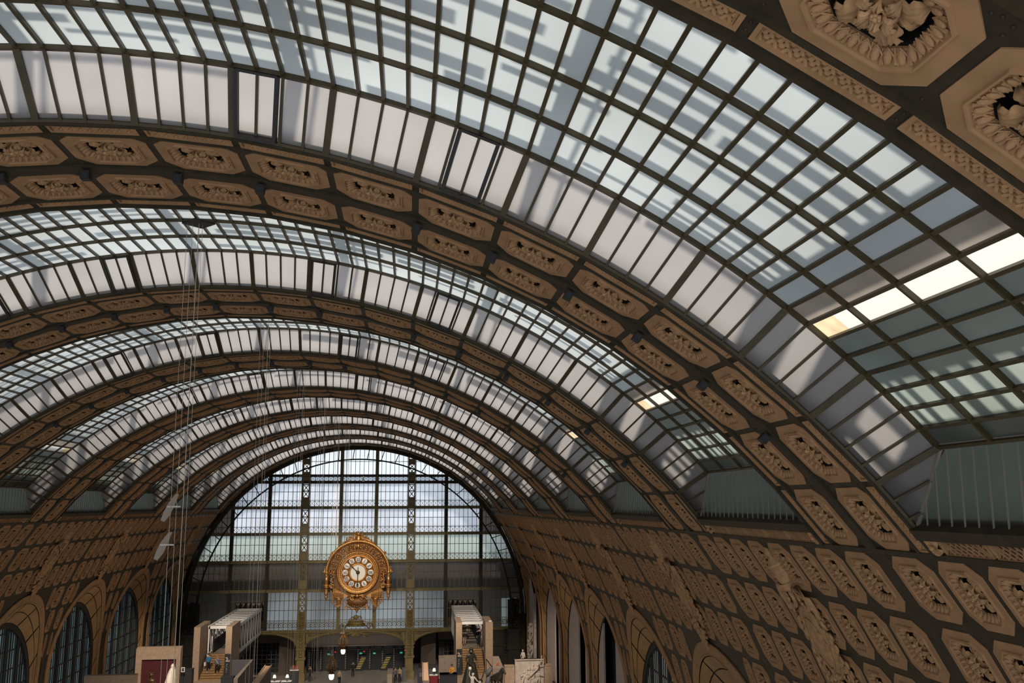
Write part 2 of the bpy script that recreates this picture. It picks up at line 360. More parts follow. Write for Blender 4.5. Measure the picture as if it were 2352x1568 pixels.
# ------------------------------------------------------------------ the coffered transverse arches
def ring_plate():
    m = MB()
    def pt(u, y, r=R): return (r * math.sin(u / R), y, r * math.cos(u / R))
    for k in range(-10, 11):
        u0, u1 = (k - 0.5) * ARC, (k + 0.5) * ARC
        for s in (-1, 1):
            ya, yb = sorted((0.29 * s, 1.85 * s))
            cell(m, pt, u0, u1, ya, yb, k * ARC, 1.07 * s, 1, 1)
            for a, b in ((1.85, 1.945), (2.295, HW)): m.quad(pt(u0, a*s), pt(u1, a*s), pt(u1, b*s), pt(u0, b*s))
            m.quad(pt(u0, 1.945*s), pt(u0 + 0.08, 1.945*s), pt(u0 + 0.08, 2.295*s), pt(u0, 2.295*s))
            m.quad(pt(u1 - 0.08, 1.945*s), pt(u1, 1.945*s), pt(u1, 2.295*s), pt(u1 - 0.08, 2.295*s))
            m.quad(pt(u0, HW*s), pt(u1, HW*s), pt(u1, HW*s, R+0.30), pt(u0, HW*s, R+0.30))
            # raised flange along the edge and a rib beside the centre strip
            for (a, b, t) in ((HW-0.07, HW+0.02, 0.07), (1.86, 1.93, 0.05)):
                p = [pt(u0, a*s, R-t), pt(u1, a*s, R-t), pt(u1, b*s, R-t), pt(u0, b*s, R-t), pt(u0, a*s), pt(u1, a*s), pt(u1, b*s), pt(u0, b*s)]
                m.hexa(p)
        m.quad(pt(u0, -0.29), pt(u1, -0.29), pt(u1, 0.29), pt(u0, 0.29))
        m.hexa([pt(u0, -0.20, R-0.05), pt(u1, -0.20, R-0.05), pt(u1, 0.20, R-0.05), pt(u0, 0.20, R-0.05), pt(u0, -0.20), pt(u1, -0.20), pt(u1, 0.20), pt(u0, 0.20)])
        m.quad(pt(u0, -HW, R+0.36), pt(u1, -HW, R+0.36), pt(u1, HW, R+0.36), pt(u0, HW, R+0.36))
    return m.mesh('coffered_arch', 'iron')
RING = ring_plate()
def rivets(jr):
    m = MB()
    for k in jr:
        for s in (-1, 1):
            for (dj, y) in [(-0.5, 0.36), (-0.5, 0.5), (-0.43, 0.33), (-0.57, 0.33), (-0.5, 1.72), (-0.44, 1.89), (-0.56, 1.89), (-0.5, 2.05), (-0.5, 2.2), (-0.46, 2.42), (-0.54, 2.42), (-0.38, 0.36), (-0.62, 0.36)]:
                th = (k + dj) * DL; c = ((R-0.005) * math.sin(th), y*s, (R-0.005) * math.cos(th)); m.ball(c, 0.022, 5, 4)
    return m
ARCH = {}
for k in range(0, 9):
    y = YC(k)
    a = link(f'trim_{k+1}', RING, None, (0, y, ZC)); a['kind'] = 'structure'; ARCH[k] = a
    a['label'] = f'coffered transverse arch of the vault, {ORD[k]} counted from the viewer'
    hi = k <= 2
    for j in range(-10, 11):
        for s in (-1, 1):
            if not seen(P(j, y + s), 600 if k < 2 else 200): continue
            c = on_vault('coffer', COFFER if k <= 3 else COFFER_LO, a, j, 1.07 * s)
            link('rosette', ROSE if hi else ROSE_LO, c, (0, 0, 0.01))
            on_vault('braided_panel', BRAID if hi else BRAID_LO, a, j, 2.12 * s)
    if k <= 1:
        rv = rivets(range(-10, 12)).obj('rivets', 'iron', a, True); rv['kind'] = 'stuff'

# ------------------------------------------------------------------ the glazed bays between the arches
def outward(j): return Vector((math.sin(j*DL), 0, math.cos(j*DL)))
JE = 10.15
def jmax(t): return JE - (JE - 9.5) * t
def bay(k, n):
    yn, yf = YC(k-1) + HW, YC(k) - HW
    near = k <= 3
    root = None
    def SP(j, t, far=True, off=0.0):        # point on the sloping skirt, t = 0 at the arch, 1 at the roof
        r = R + (R2 - R) * t - off * 0.7
        yy = (yf - SK * t - off * 0.7) if far else (yn + SK * t + off * 0.7)
        return P(j, yy, r)
    rows = 4; ya, yb = yn + SK, yf - SK
    # frame: glazing bars
    m = MB()
    jn = [q / 4 for q in range(-42, 43)]
    for j in jn:
        if abs(j) > JE: continue
        thick = abs((j % 1) - 0.5) < 0.01
        t1 = 1.0 if abs(j) <= 9.5 else (JE - abs(j)) / (JE - 9.5)
        for far in (True, False):
            nrm = Vector((0, -1 if far else 1, 0)) - outward(j)
            m.bar(SP(j, 0, far, 0.02), SP(j, t1, far, 0.02), 0.125 if thick else 0.05, 0.09, nrm)
        if abs(j) <= 9.5:
            m.bar(P(j, ya, R2-0.03), P(j, yb, R2-0.03), 0.065, 0.09, outward(j))
    for q in range(-41, 41):
        j0, j1 = q / 4, (q + 1) / 4; jm = (j0 + j1) / 2
        if abs(jm) < 9.5:
            for i in range(rows + 1):
                yy = ya + (yb - ya) * i / rows; w = 0.10 if i in (0, rows) else 0.065
                m.bar(P(j0, yy, R2-0.035), P(j1, yy, R2-0.035), w, 0.10, outward(jm))
        if abs(jm) < JE:
            for far in (True, False): m.bar(SP(j0, 0.015, far, 0.02), SP(j1, 0.015, far, 0.02), 0.06, 0.07, Vector((0, -1 if far else 1, 0)) - outward(jm))
    root = m.obj(f'window_{n}', 'bar'); root['kind'] = 'structure'
    root['label'] = f'iron-framed skylight bay of frosted glass, {ORD[k-1]} from the viewer'
    # panes: shared meshes for one skirt pane and one roof pane, turned about the vault axis
    cand = []
    rest = {}
    def pane(name, corners, matname, big):
        c = sum(corners, Vector()) / len(corners)
        cand.append((big, name, corners, matname, c))
    for q in range(-41, 41):
        j0, j1 = q / 4, (q + 1) / 4; jm = (j0 + j1) / 2
        def clip(far):
            a0, a1 = abs(j0), abs(j1); lo, hi = min(a0, a1), max(a0, a1); s = 1 if jm > 0 else -1
            if lo >= JE: return None
            def tt(a): return 1.0 if a <= 9.5 else max(0.0, (JE - a) / (JE - 9.5))
            if hi <= JE: pts = [(lo, 0), (hi, 0), (hi, tt(hi)), (lo, tt(lo))]
            else: pts = [(lo, 0), (JE, 0), (lo, tt(lo))]
            return [SP(a * s, t, far) for a, t in pts]
        for far in (True, False):
            c = clip(far)
            if c: pane('skirt_pane', c, 'g_skirt', far)
        a = abs(jm)
        if a < 9.5:
            mn = 'g_barrel' if a < 7.5 else 'g_shaded' if a < 7.75 else 'g_clear' if a < 8.0 else 'g_dark' if a < 8.75 else 'g_green' if a < 9.25 else 'g_dark'  # pane tones by row stand in for roof shade and sunlight outside
            for i in range(rows):
                y0, y1 = ya + (yb - ya) * i / rows, ya + (yb - ya) * (i + 1) / rows
                if mn == 'g_clear' and i == rows - 1:
                    ym = y0 + (y1 - y0) * 0.45
                    pane('roof_pane', [P(j0, y0, R2), P(j1, y0, R2), P(j1, ym, R2), P(j0, ym, R2)], 'g_clear', True)
                    pane('amber_pane', [P(j0, ym, R2), P(j1, ym, R2), P(j1, y1, R2), P(j0, y1, R2)], 'g_amber', True)
                else: pane('roof_pane', [P(j0, y0, R2), P(j1, y0, R2), P(j1, y1, R2), P(j0, y1, R2)], mn, True)
    ind = []
    for big, name, cs, mn, c in cand:
        q = project(c); ok = False; size = 0
        if big and q and -60 < q[0] < 2412 and -60 < q[1] < 1628:
            pp = [project(x) for x in cs]
            if all(pp):
                w = max(x[0] for x in pp) - min(x[0] for x in pp); h = max(x[1] for x in pp) - min(x[1] for x in pp)
                size = w * h; ok = min(w, h) > 9 and max(w, h) > 12
        if ok: ind.append((size, name, cs, mn, c))
        else: rest.setdefault(mn, MB()).quad(*cs)
    ind.sort(key=lambda e: -e[0]); cnt = {}
    for size, name, cs, mn, c in ind:
        cnt[name] = cnt.get(name, 0) + 1
        if cnt[name] > 290: rest.setdefault(mn, MB()).quad(*cs); continue
        link(name, MB().quad(*[x - c for x in cs]).mesh(name, mn), root, c)
    for mn, mb in rest.items():
        o = mb.obj('pane_field', mn, root); o['kind'] = 'stuff'
    # opened vent frames in the skirt
    for j0, j1 in ((1.5, 2.0), (3.75, 4.25), (-2.0, -1.5), (-4.25, -3.75)):
        v = MB(); jm = (j0 + j1) / 2; nrm = Vector((0, -1, 0)) - outward(jm)
        e = 0.05
        v.bar(SP(j0+e, 0.03, True, 0.07), SP(j0+e, 0.97, True, 0.07), 0.07, 0.13, nrm); v.bar(SP(j1-e, 0.03, True, 0.07), SP(j1-e, 0.97, True, 0.07), 0.07, 0.13, nrm)
        v.bar(SP(j0+e, 0.05, True, 0.07), SP(j1-e, 0.05, True, 0.07), 0.07, 0.13, nrm); v.bar(SP(j0+e, 0.96, True, 0.07), SP(j1-e, 0.96, True, 0.07), 0.05, 0.13, nrm)
        v.obj('vent_frame', 'dark', root)
    # upright end panels of seamed green glass strips above the cornice
    for s in (-1, 1):
        X = s * 15.63; zt = P(9.5, 0, R2).z - 0.02; zb = P(JE, 0, R).z; y0, y1 = yn + 0.02, yf - 0.02; N = 21
        sb = MB()
        for i in range(N):
            a, b = y0 + (y1 - y0) * i / N, y0 + (y1 - y0) * (i + 1) / N
            def top(yv): return zb + (zt - zb) * max(0.0, min(1.0, (yv - y0) / SK, (y1 - yv) / SK))
            pts = [Vector((X, a, zb)), Vector((X, b, zb)), Vector((X, b, top(b))), Vector((X, a, top(a)))]
            c = sum(pts, Vector()) / 4
            link('end_strip', MB().quad(*[p - c for p in pts]).mesh('end_strip', 'g_end'), root, c)
            if 0 < i: sb.box((X - 0.03*s - 0.012, a - 0.012, zb), (X - 0.03*s + 0.012, a + 0.012, top(a)))
        sb.box((X-0.06, y0 + SK, zt - 0.05), (X+0.06, y1 - SK, zt + 0.05))
        sb.bar((X - 0.02*s, y0, zb), (X - 0.02*s, y0 + SK, zt), 0.06, 0.06, (1, 0, 0)); sb.bar((X - 0.02*s, y1, zb), (X - 0.02*s, y1 - SK, zt), 0.06, 0.06, (1, 0, 0))
        sb.obj('end_bars', 'zinc', root)
    return root
NW = 0
for k in range(1, 9):
    NW += 1; bay(k, NW)

# ------------------------------------------------------------------ outer roof above the glass: unseen battens and purlins laid out to stripe the sunlight
def outer_roof():
    m = MB(); rs = random.Random(3)
    ro = R2 + 1.15
    def sheet(j0, j1, ya, yb, r=ro):
        n = max(1, int(abs(j1 - j0) / 0.5 + 0.5))
        for q in range(n):
            a, b = j0 + (j1-j0)*q/n, j0 + (j1-j0)*(q+1)/n
            m.quad(P(a, ya, r), P(b, ya, r), P(b, yb, r), P(a, yb, r))
    for k in range(1, 9):
        y = YC(k-1) + HW + 0.3; y1 = YC(k) - HW - 0.1
        while y < y1:
            w = rs.uniform(0.12, 0.44); j = -6.4
            while j < 7.0:
                L = rs.uniform(0.9, 3.2); gap = rs.uniform(0.0, 0.6)
                if rs.random() < 0.82: sheet(j, min(j + L, 7.2), y, y + w)
                j += L + gap
            y += w + rs.uniform(0.09, 0.28)
        # closed zinc slopes added to shade the low panes, slots aligned with the sun
        ya, yb = YC(k-1) - D*0.02, YC(k) + D*0.02
        for j0, j1 in ((6.95, 7.44), (7.74, 8.36), (8.86, 10.6), (-6.74, -6.45), (-7.5, -7.04), (-10.6, -8.04)): sheet(j0, j1, ya, yb)
        y = ya
        while y < yb:                       # bars added across the lower slot to stripe its sun patch
            w = rs.uniform(0.12, 0.38); sheet(8.36, 8.86, y, y + w); sheet(-8.04, -7.5, y, y + w); y += w + rs.uniform(0.12, 0.45)
    for s in (-1, 1): m.quad(P(10.6*s, 2, ro), P(10.6*s, YC(8), ro), Vector((s*22, YC(8), ZC+8)), Vector((s*22, 2, ZC+8)))
    for j in [-5.2 + 2.45 * i for i in range(5)]:
        a, b = P(j, 4, R2 + 0.8), P(j, YC(8), R2 + 0.8); m.tube([a, b], 0.16, 6)
        m.bar(P(j + 0.22, 4, ro), P(j + 0.22, YC(8), ro), 0.10, 0.05, outward(j))
    o = m.obj('roof', 'zinc'); o['kind'] = 'structure'; o['label'] = 'unseen outer roof battens, purlins and slotted slopes patterning light on the glass vault'
outer_roof()

# ------------------------------------------------------------------ side walls
COLS = [(-1.95, 0.29 - 0.58, -1.07, 1.0)]
ZF = -0.6
AR, AZ = 5.90, ZC + 1.25                    # arch extrados radius and centre height in the wall face
def swall(side, s, nm):
    def S(u, y, off=0.0):                   # u = arc length from the crown; off > 0 towards the hall
        th = u / R
        if th < PI/2: r = R - off; return Vector((s * r * math.sin(th), y, ZC + r * math.cos(th)))
        return Vector((s * (R - off), y, ZC - (u - R * PI / 2)))
    m = MB(); root_children = []
    for k in range(0, 9):                   # wall bay from arch k-1 to arch k
        y0 = YC(k-1) if k > 0 else YC(0) - D; y1 = YC(k); mid = (y0 + y1) / 2
        if k == 0: continue
        cols = [(y0, y0 + 0.29, None, 0), (y0 + 0.29, y0 + 1.95, y0 + 1.07, 1.0)]
        cw = (D - 3.9) / 6
        cols += [(y0 + 1.95 + cw*i, y0 + 1.95 + cw*(i+1), y0 + 1.95 + cw*(i+0.5), 0.89) for i in range(6)]
        cols += [(y1 - 1.95, y1 - 0.29, y1 - 1.07, 1.0), (y1 - 0.29, y1, None, 0)]
        def inside(u, y, g=0.0):
            p = S(u, y); d = abs(y - mid)
            if p.z < AZ: return d < AR - g
            return math.hypot(d, p.z - AZ) < AR - g
        for row in range(11, 18):
            u0, u1, uc = (row - 0.5) * ARC, (row + 0.5) * ARC, row * ARC
            for ci, (a, b, yc, sy) in enumerate(cols):
                if yc is None:
                    m.quad(S(u0, a), S(u1, a), S(u1, b), S(u0, b)); continue
                corners = [inside(uu, yy) for uu in (u0, uc, u1) for yy in (a, yc, b)]
                octin = any(inside(uc + p[0]*0.96, yc + p[1]*sy, -0.03) for p in octa(0, 0))
                if not octin:
                    cell(m, S, u0, u1, a, b, uc, yc, 0.96, sy * 0.98)
                    if seen(S(uc, yc), 250): root_children.append(('coffer', row, yc, 0.96, sy * 0.98))
                elif not all(corners):
                    n = 10; a0_, b0_ = a, b
                    def hw_(u):
                        z = S(u, mid).z
                        return AR if z < AZ else math.sqrt(max(0, AR*AR - (z-AZ)**2))
                    h = max(hw_(u0), hw_(uc), hw_(u1)) + 0.06
                    if b <= mid: lo, hi_ = a, min(b, mid - h)
                    else: lo, hi_ = max(a, mid + h), b
                    if hi_ - lo > 0.42:
                        cell(m, S, u0, u1, lo, hi_, uc, (lo+hi_)/2, 0.96, (hi_-lo)*0.94/1.56)
                        if seen(S(uc, (lo+hi_)/2), 250): root_children.append(('coffer', row, (lo+hi_)/2, 0.96, (hi_-lo)*0.94/1.56))
                        if b <= mid: a = hi_
                        else: b = lo
                    if b - a < 0.02: continue
                    for i in range(n):
                        for j in range(n):
                            ua, ub = u0 + (u1-u0)*i/n, u0 + (u1-u0)*(i+1)/n; va, vb = a + (b-a)*j/n, a + (b-a)*(j+1)/n
                            if not inside((ua+ub)/2, (va+vb)/2, 0.12): m.quad(S(ua, va), S(ub, va), S(ub, vb), S(ua, vb))
        # pier foot below the vault springing
        for (a, b) in ((y0, mid - AR + 0.15), (mid + AR - 0.15, y1)):
            m.quad(S(17.5*ARC, a), S(17.5*ARC, b), Vector((s*R, b, ZF)), Vector((s*R, a, ZF)))
        # cornice band with its ledge
        for (u0, u1, off) in ((10.10*ARC, 10.24*ARC, 0.12), (10.46*ARC, 10.54*ARC, 0.05)):
            ya, yb = (y0 + HW - 0.05, y1 - HW + 0.05) if off > 0.1 else (y0, y1)
            p = [S(u0, ya, off), S(u0, yb, off), S(u1, yb, off), S(u1, ya, off), S(u0, ya, -0.15), S(u0, yb, -0.15), S(u1, yb, -0.15), S(u1, ya, -0.15)]
            m.hexa(p)
        m.quad(S(10.2*ARC, y0 + HW - 0.4, -0.12), S(10.5*ARC, y0 + HW - 0.4, -0.12), S(10.5*ARC, y1 - HW + 0.4, -0.12), S(10.2*ARC, y1 - HW + 0.4, -0.12))
    root = m.obj(nm, 'iron'); root['kind'] = 'structure'
    root['label'] = f'coffered lower vault wall on the {side} side of the hall'
    for _, row, yc, su, sy in root_children:
        th = s * min(row * DL, PI/2); p = S(row * ARC, yc)
        near = yc < 62
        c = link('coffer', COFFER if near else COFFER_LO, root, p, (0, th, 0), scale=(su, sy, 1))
        link('rosette', ROSE if near else ROSE_LO, c, (0, 0, 0.01))
    # frieze grilles, flower blocks, arches
    for k in range(1, 9):
        y0, y1 = YC(k-1), YC(k); mid = (y0 + y1) / 2
        a, b = y0 + HW + 0.35, y1 - HW - 0.35; n = 5
        for i in range(n):
            yc = a + (b - a) * (i + 0.5) / n
            if not seen(S(10.35*ARC, yc), 250): continue
            th = s * 10.35 * DL; g = GRILLE if k <= 4 else GRILLE_LO
            link('frieze_grille', g, root, (R * math.sin(th), yc, ZC + R * math.cos(th)), (0, th, 0))
        for yc in (y0 + HW + 0.16, y1 - HW - 0.16):
            th = s * 10.36 * DL; link('flower_block', FLOWER, root, (R * math.sin(th), yc, ZC + R * math.cos(th)), (0, th, 0))
        # cast cartouche above the arch
        if seen(S(12*ARC, mid), 300):
            cm = MB(); cm.v = list(CART.v); cm.f = list(CART.f); cm.mi = list(CART.mi)
            cm.map(lambda q: S(12.2*ARC - q.z*0.93, mid + q.x*0.80, -q.y*0.6 + 0.02))
            cm.obj('cartouche', 'ornament', root, True)
        # arch surround on the wall face
        def AP(r, t, off, spr=True):        # t: 0 .. 1 along jamb-arch-jamb
            H = AZ - ZF; La = PI * AR; tot = 2*H + La; d = t * tot
            if d < H: yy, zz = -r, ZF + d
            elif d < H + La: aa = (d - H) / AR; yy, zz = -r * math.cos(aa), AZ + r * math.sin(aa)
            else: yy, zz = r, AZ - (d - H - La)
            xx = wx(zz) - off
            return Vector((s * xx, mid + yy, zz))
        sm = MB(); N = 60
        pr = [(AR + 0.06, -0.05), (AR + 0.06, 0.07), (AR - 0.05, 0.10), (AR - 0.12, 0.07), (AR - 0.42, 0.07), (AR - 0.47, 0.11), (AR - 0.52, 0.02)]
        sm.grid(lambda u, v: AP(pr[round(v*6)][0], u, pr[round(v*6)][1]), N, 6)
        sm.obj('arch_surround', 'plaster', root)
        # splayed reveal made of separate panels with iron joints
        WR, WZ = 5.0, ZC + 0.40
        def WP(t, x=20.15, r=WR):
            H = WZ - ZF; La = PI * WR; Ho = AZ - ZF; Lo = PI * AR; tot = 2*Ho + Lo; d = t * tot
            if d < Ho: yy, zz = -r, ZF + d / Ho * H
            elif d < Ho + Lo: aa = (d - Ho) / AR; yy, zz = -r * math.cos(aa), WZ + r * math.sin(aa)
            else: yy, zz = r, WZ - (d - Ho - Lo) / Ho * H
            return Vector((s * x, mid + yy, zz))
        back = MB()
        def bk(u, v):
            i = round(v*3)
            if i == 0: return AP(AR + 0.8, u, -0.16)
            if i == 1: return AP(AR - 0.3, u, -0.10)
            return WP(u, 20.2, WR) if i == 2 else WP(u, 21.0, WR + 0.3)
        back.grid(bk, 64, 3)
        back.obj('reveal_joints', 'dark', root)
        NP = 14
        for i in range(NP):
            for (va, vb) in ((0.03, 0.42), (0.46, 0.97)):
                pm = MB(); t0, t1 = (i + 0.03) / NP, (i + 0.97) / NP
                pm.grid(lambda u, v: AP(AR - 0.52, t0 + (t1 - t0)*u, 0.01).lerp(WP(t0 + (t1 - t0)*u), va + (vb - va)*v), 4, 1)
                pm.obj('reveal_panel', 'plaster2', root)
    return root
def flower_mesh():
    m = MB()
    for q in range(6): leaf(m, q*PI/3, 0.02, 0.22, 0.09, 0.02, 0.10, 0.5, 4, 2)
    m.ball((0, 0, -0.08), 0.05, 6, 4); m.box((-0.25, -0.14, 0.02), (0.25, 0.14, 0.1))
    return m.mesh('flower_block', 'ornament', False)
FLOWER = flower_mesh()
def grille_mesh(hi):
    m = MB(); L, H = 0.21, 0.72
    m.m = 1; m.box((-L, -H, 0.11), (L, H, 0.14)); m.m = 0  # ground coloured dark for the shade behind the lattice
    f = 0.03
    for x0, x1 in ((-L, -L+f), (L-f, L)): m.box((x0, -H, -0.03), (x1, H, 0.06))
    for y0, y1 in ((-H, -H+f), (H-f, H)): m.box((-L+f, y0, -0.03), (L-f, y1, 0.06))
    n = 8 if hi else 5
    for i in range(n):
        for sg in (-1, 1):
            c = -H + f + (2*H - 2*f) * (i + 0.5) / n
            a, b = (-L+f, c - 0.18*sg, 0.0), (L-f, c + 0.18*sg, 0.0)
            m.bar((a[0], max(-H+f, min(H-f, a[1])), 0.012*sg), (b[0], max(-H+f, min(H-f, b[1])), 0.012*sg), 0.024, 0.03, (0, 0, 1))
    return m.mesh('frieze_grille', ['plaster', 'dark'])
GRILLE, GRILLE_LO = grille_mesh(True), grille_mesh(False)
def cartouche():
    """carved cartouche: finial and urn, scrolls, convex oval shield, leaf drops and garland. x across, z up, y negative = towards the hall"""
    m = MB(); rs = random.Random(11)
    m.lathe([(0.0, 2.95), (0.10, 2.9), (0.16, 2.75), (0.09, 2.62), (0.30, 2.5), (0.36, 2.42), (0.40, 2.0), (0.34, 1.72), (0.42, 1.62), (0.42, 1.52), (0.25, 1.45), (0.0, 1.42)], 14, (0, -0.05, 0))
    for z in (2.38, 2.05, 1.70): m.lathe([(0.40, z-0.05), (0.45, z), (0.40, z+0.05)], 14, (0, -0.05, 0))
    for s in (-1, 1):
        m.spiral((0.62*s, -0.12, 1.15), 0.42, 1.6, 0.12, 0, s, 0.20, 28, PI/2)
        m.spiral((0.95*s, -0.10, 0.45), 0.25, 1.3, 0.08, 0, -s, 0.12, 22, PI/2)
        m.tube([(0.3*s, -0.2, 1.5), (0.75*s, -0.25, 1.55), (1.05*s, -0.2, 1.2), (1.1*s, -0.15, 0.75), (0.95*s, -0.18, 0.5)], [0.12, 0.16, 0.16, 0.13, 0.08], 6)
        m.spiral((0.72*s, -0.1, -1.35), 0.34, 1.4, 0.10, 0, -s, 0.16, 24, -PI/2)
        for q in range(9):                  # leaf spray down the sides
            z = 0.6 - q*0.27; x = (1.02 + 0.10*math.sin(q*1.3)) * s
            for e in range(3): m.ball((x + rs.uniform(-0.1, 0.1), -0.10 - rs.uniform(0, 0.14), z + rs.uniform(-0.1, 0.1)), (0.12, 0.08, 0.15), 6, 4)
    pts = []
    def shield(u, v):
        a = 2*PI*u; q = v
        return (0.78*q*math.cos(a), -0.42*math.sqrt(max(0, 1 - (q*0.92)**2)) + 0.02, -0.35 + 1.05*q*math.sin(a))
    m.grid(shield, 24, 6)
    m.tube([(0.86*math.cos(2*PI*q/28), -0.12, -0.35 + 1.14*math.sin(2*PI*q/28)) for q in range(28)], 0.10, 6, True)
    m.tube([(0.60*math.cos(2*PI*q/28), -0.30, -0.35 + 0.85*math.sin(2*PI*q/28)) for q in range(28)], 0.035, 5, True)
    for q in range(60):                     # garland drop: fruit and leaves
        t = q / 59; w = 0.75 * math.sin(PI * min(1, 0.25 + t*0.72)) ** 1.2
        m.ball((rs.uniform(-w, w), -0.08 - rs.uniform(0.0, 0.26) * (1 - abs(t - 0.4)), -1.45 - 1.45*t), (rs.uniform(0.07, 0.13),)*3, 6, 4)
    for q in range(7):
        leafm = MB(); leaf(leafm, -PI/2 + (q - 3)*0.42, 0.05, 0.85, 0.20, 0.0, 0.22, 0.4, 6, 4)
        leafm.map(lambda v: (v.x, v.z - 0.10, v.y - 1.75)); m.add(leafm.v, leafm.f)
    return m
CART = cartouche()
swall('right', 1, 'wall_right')
swall('left', -1, 'wall_left')

m = MB()
for s in (-1, 1):
    for i in range(24):
        a0, a1 = PI/2*i/24, PI/2*(i+1)/24
        m.quad(*[(s*20.02*math.sin(a), y, ZC+20.02*math.cos(a)) for a, y in ((a0, YC(8)-0.05), (a1, YC(8)-0.05), (a1, 116.0), (a0, 116.0))])
    m.quad((s*20.02, YC(8)-1.0, ZF), (s*20.02, 116.0, ZF), (s*20.02, 116.0, ZC), (s*20.02, YC(8)-1.0, ZC))
for s in (-1, 1): m.quad((s*20.8, 111.2, ZF), (s*20.8, 118, ZF), (s*20.8, 118, ZC+5), (s*20.8, 111.2, ZC+5)); m.quad((s*20.8, 118, ZF), (s*19.9, 118, ZF), (s*19.9, 118, ZC+5), (s*20.8, 118, ZC+5))
o = m.obj('trim_21', 'iron'); o['kind'] = 'structure'; o['label'] = 'plain vault strip between the last arch and the end wall'
# ------------------------------------------------------------------ arched windows and boards inside the side arches
def arch_outline(r, z0, n=40):
    return [(-r * math.cos(PI*i/n), z0 + r * math.sin(PI*i/n)) for i in range(n+1)]
def side_window(s, k, n, blind, lab):
    mid = (YC(k-1) + YC(k)) / 2; WR, WZ = 5.0, ZC + 0.40
    def half(y, r): return math.sqrt(max(0, r*r - y*y))
    m = MB(); X = s * 20.30
    rI = WR - 0.34
    o = arch_outline(WR + 0.05, WZ); i_ = arch_outline(rI, WZ)
    for q in range(40):
        a, b, c, d = o[q], o[q+1], i_[q+1], i_[q]
        m.hexa([(s*20.16, mid+a[0], a[1]), (s*20.16, mid+b[0], b[1]), (s*20.16, mid+c[0], c[1]), (s*20.16, mid+d[0], d[1]),
                (s*20.5, mid+a[0], a[1]), (s*20.5, mid+b[0], b[1]), (s*20.5, mid+c[0], c[1]), (s*20.5, mid+d[0], d[1])])
    for e in (-1, 1): m.box((min(s*20.16, s*20.5), mid + min(e*rI, e*(WR+0.05)), ZF), (max(s*20.16, s*20.5), mid + max(e*rI, e*(WR+0.05)), WZ))
    def vbar(y, w, dpt=0.1):
        if abs(y) < rI: m.box((X - dpt/2, mid + y - w/2, ZF), (X + dpt/2, mid + y + w/2, WZ + half(y, rI)))
    nm = 5
    for q in range(1, nm): vbar(-rI + 2*rI*q/nm, 0.20, 0.16)
    for q in range(1, nm*5): vbar(-rI + 2*rI*q/(nm*5), 0.045, 0.06)
    z = ZF + 0.9
    while z < WZ + rI - 0.3:
        h = rI if z < WZ else half(z - WZ, rI)
        m.box((X - 0.04, mid - h, z - 0.04), (X + 0.04, mid + h, z + 0.04)); z += 1.22
    root = m.obj(f'window_{n}', 'dark'); root['kind'] = 'structure'; root['label'] = lab
    NP = nm
    for q in range(NP):
        a, b = -rI + 2*rI*q/NP, -rI + 2*rI*(q+1)/NP; g = MB(); K = 6
        for e in range(K):
            y0, y1 = a + (b-a)*e/K, a + (b-a)*(e+1)/K
            g.quad((s*20.36, mid+y0, ZF), (s*20.36, mid+y1, ZF), (s*20.36, mid+y1, WZ+half(y1, rI)), (s*20.36, mid+y0, WZ+half(y0, rI)))
        g.obj('pane', 'g_side' if blind else 'g_lattice', root)
    if blind:
        bl = MB(); N = 84; rs = random.Random(k)
        for q in range(N):
            y = -rI + 2*rI*(q + 0.5)/N; w = rs.choice((0.03, 0.05, 0.06, 0.08, 0.10)) if (q // 6) % 3 else 0.09
            zt = WZ + half(y, rI); zb = ZF
            bl.quad((s*20.354, mid+y-w/2, zb), (s*20.354, mid+y+w/2, zb), (s*20.354, mid+y+w/2, zt), (s*20.354, mid+y-w/2, zt))
        o = bl.obj('blind_slats', 'blind', root); o['kind'] = 'stuff'
    return root
MT['g_side'] = glass('pale_green_window_glass', (0.17, 0.235, 0.235), 0.25, 0.03, 0.5, 0.25)
MT['blind'] = mat('grey_green_blind_slat', (0.06, 0.07, 0.065), 0.7)
MT['g_lattice'] = glass('grey_window_glass', (0.16, 0.165, 0.15), 0.4, 0.03, 0.1, 0.6)
for k in range(3, 9):
    NW += 1; side_window(-1, k, NW, True, f'arched side window with pale vertical blinds, left wall, {ORD[k-1]} bay')
for k in (2, 3, 4):
    NW += 1; side_window(1, k, NW, False, f'arched iron lattice window, right wall, {ORD[k-1]} bay')
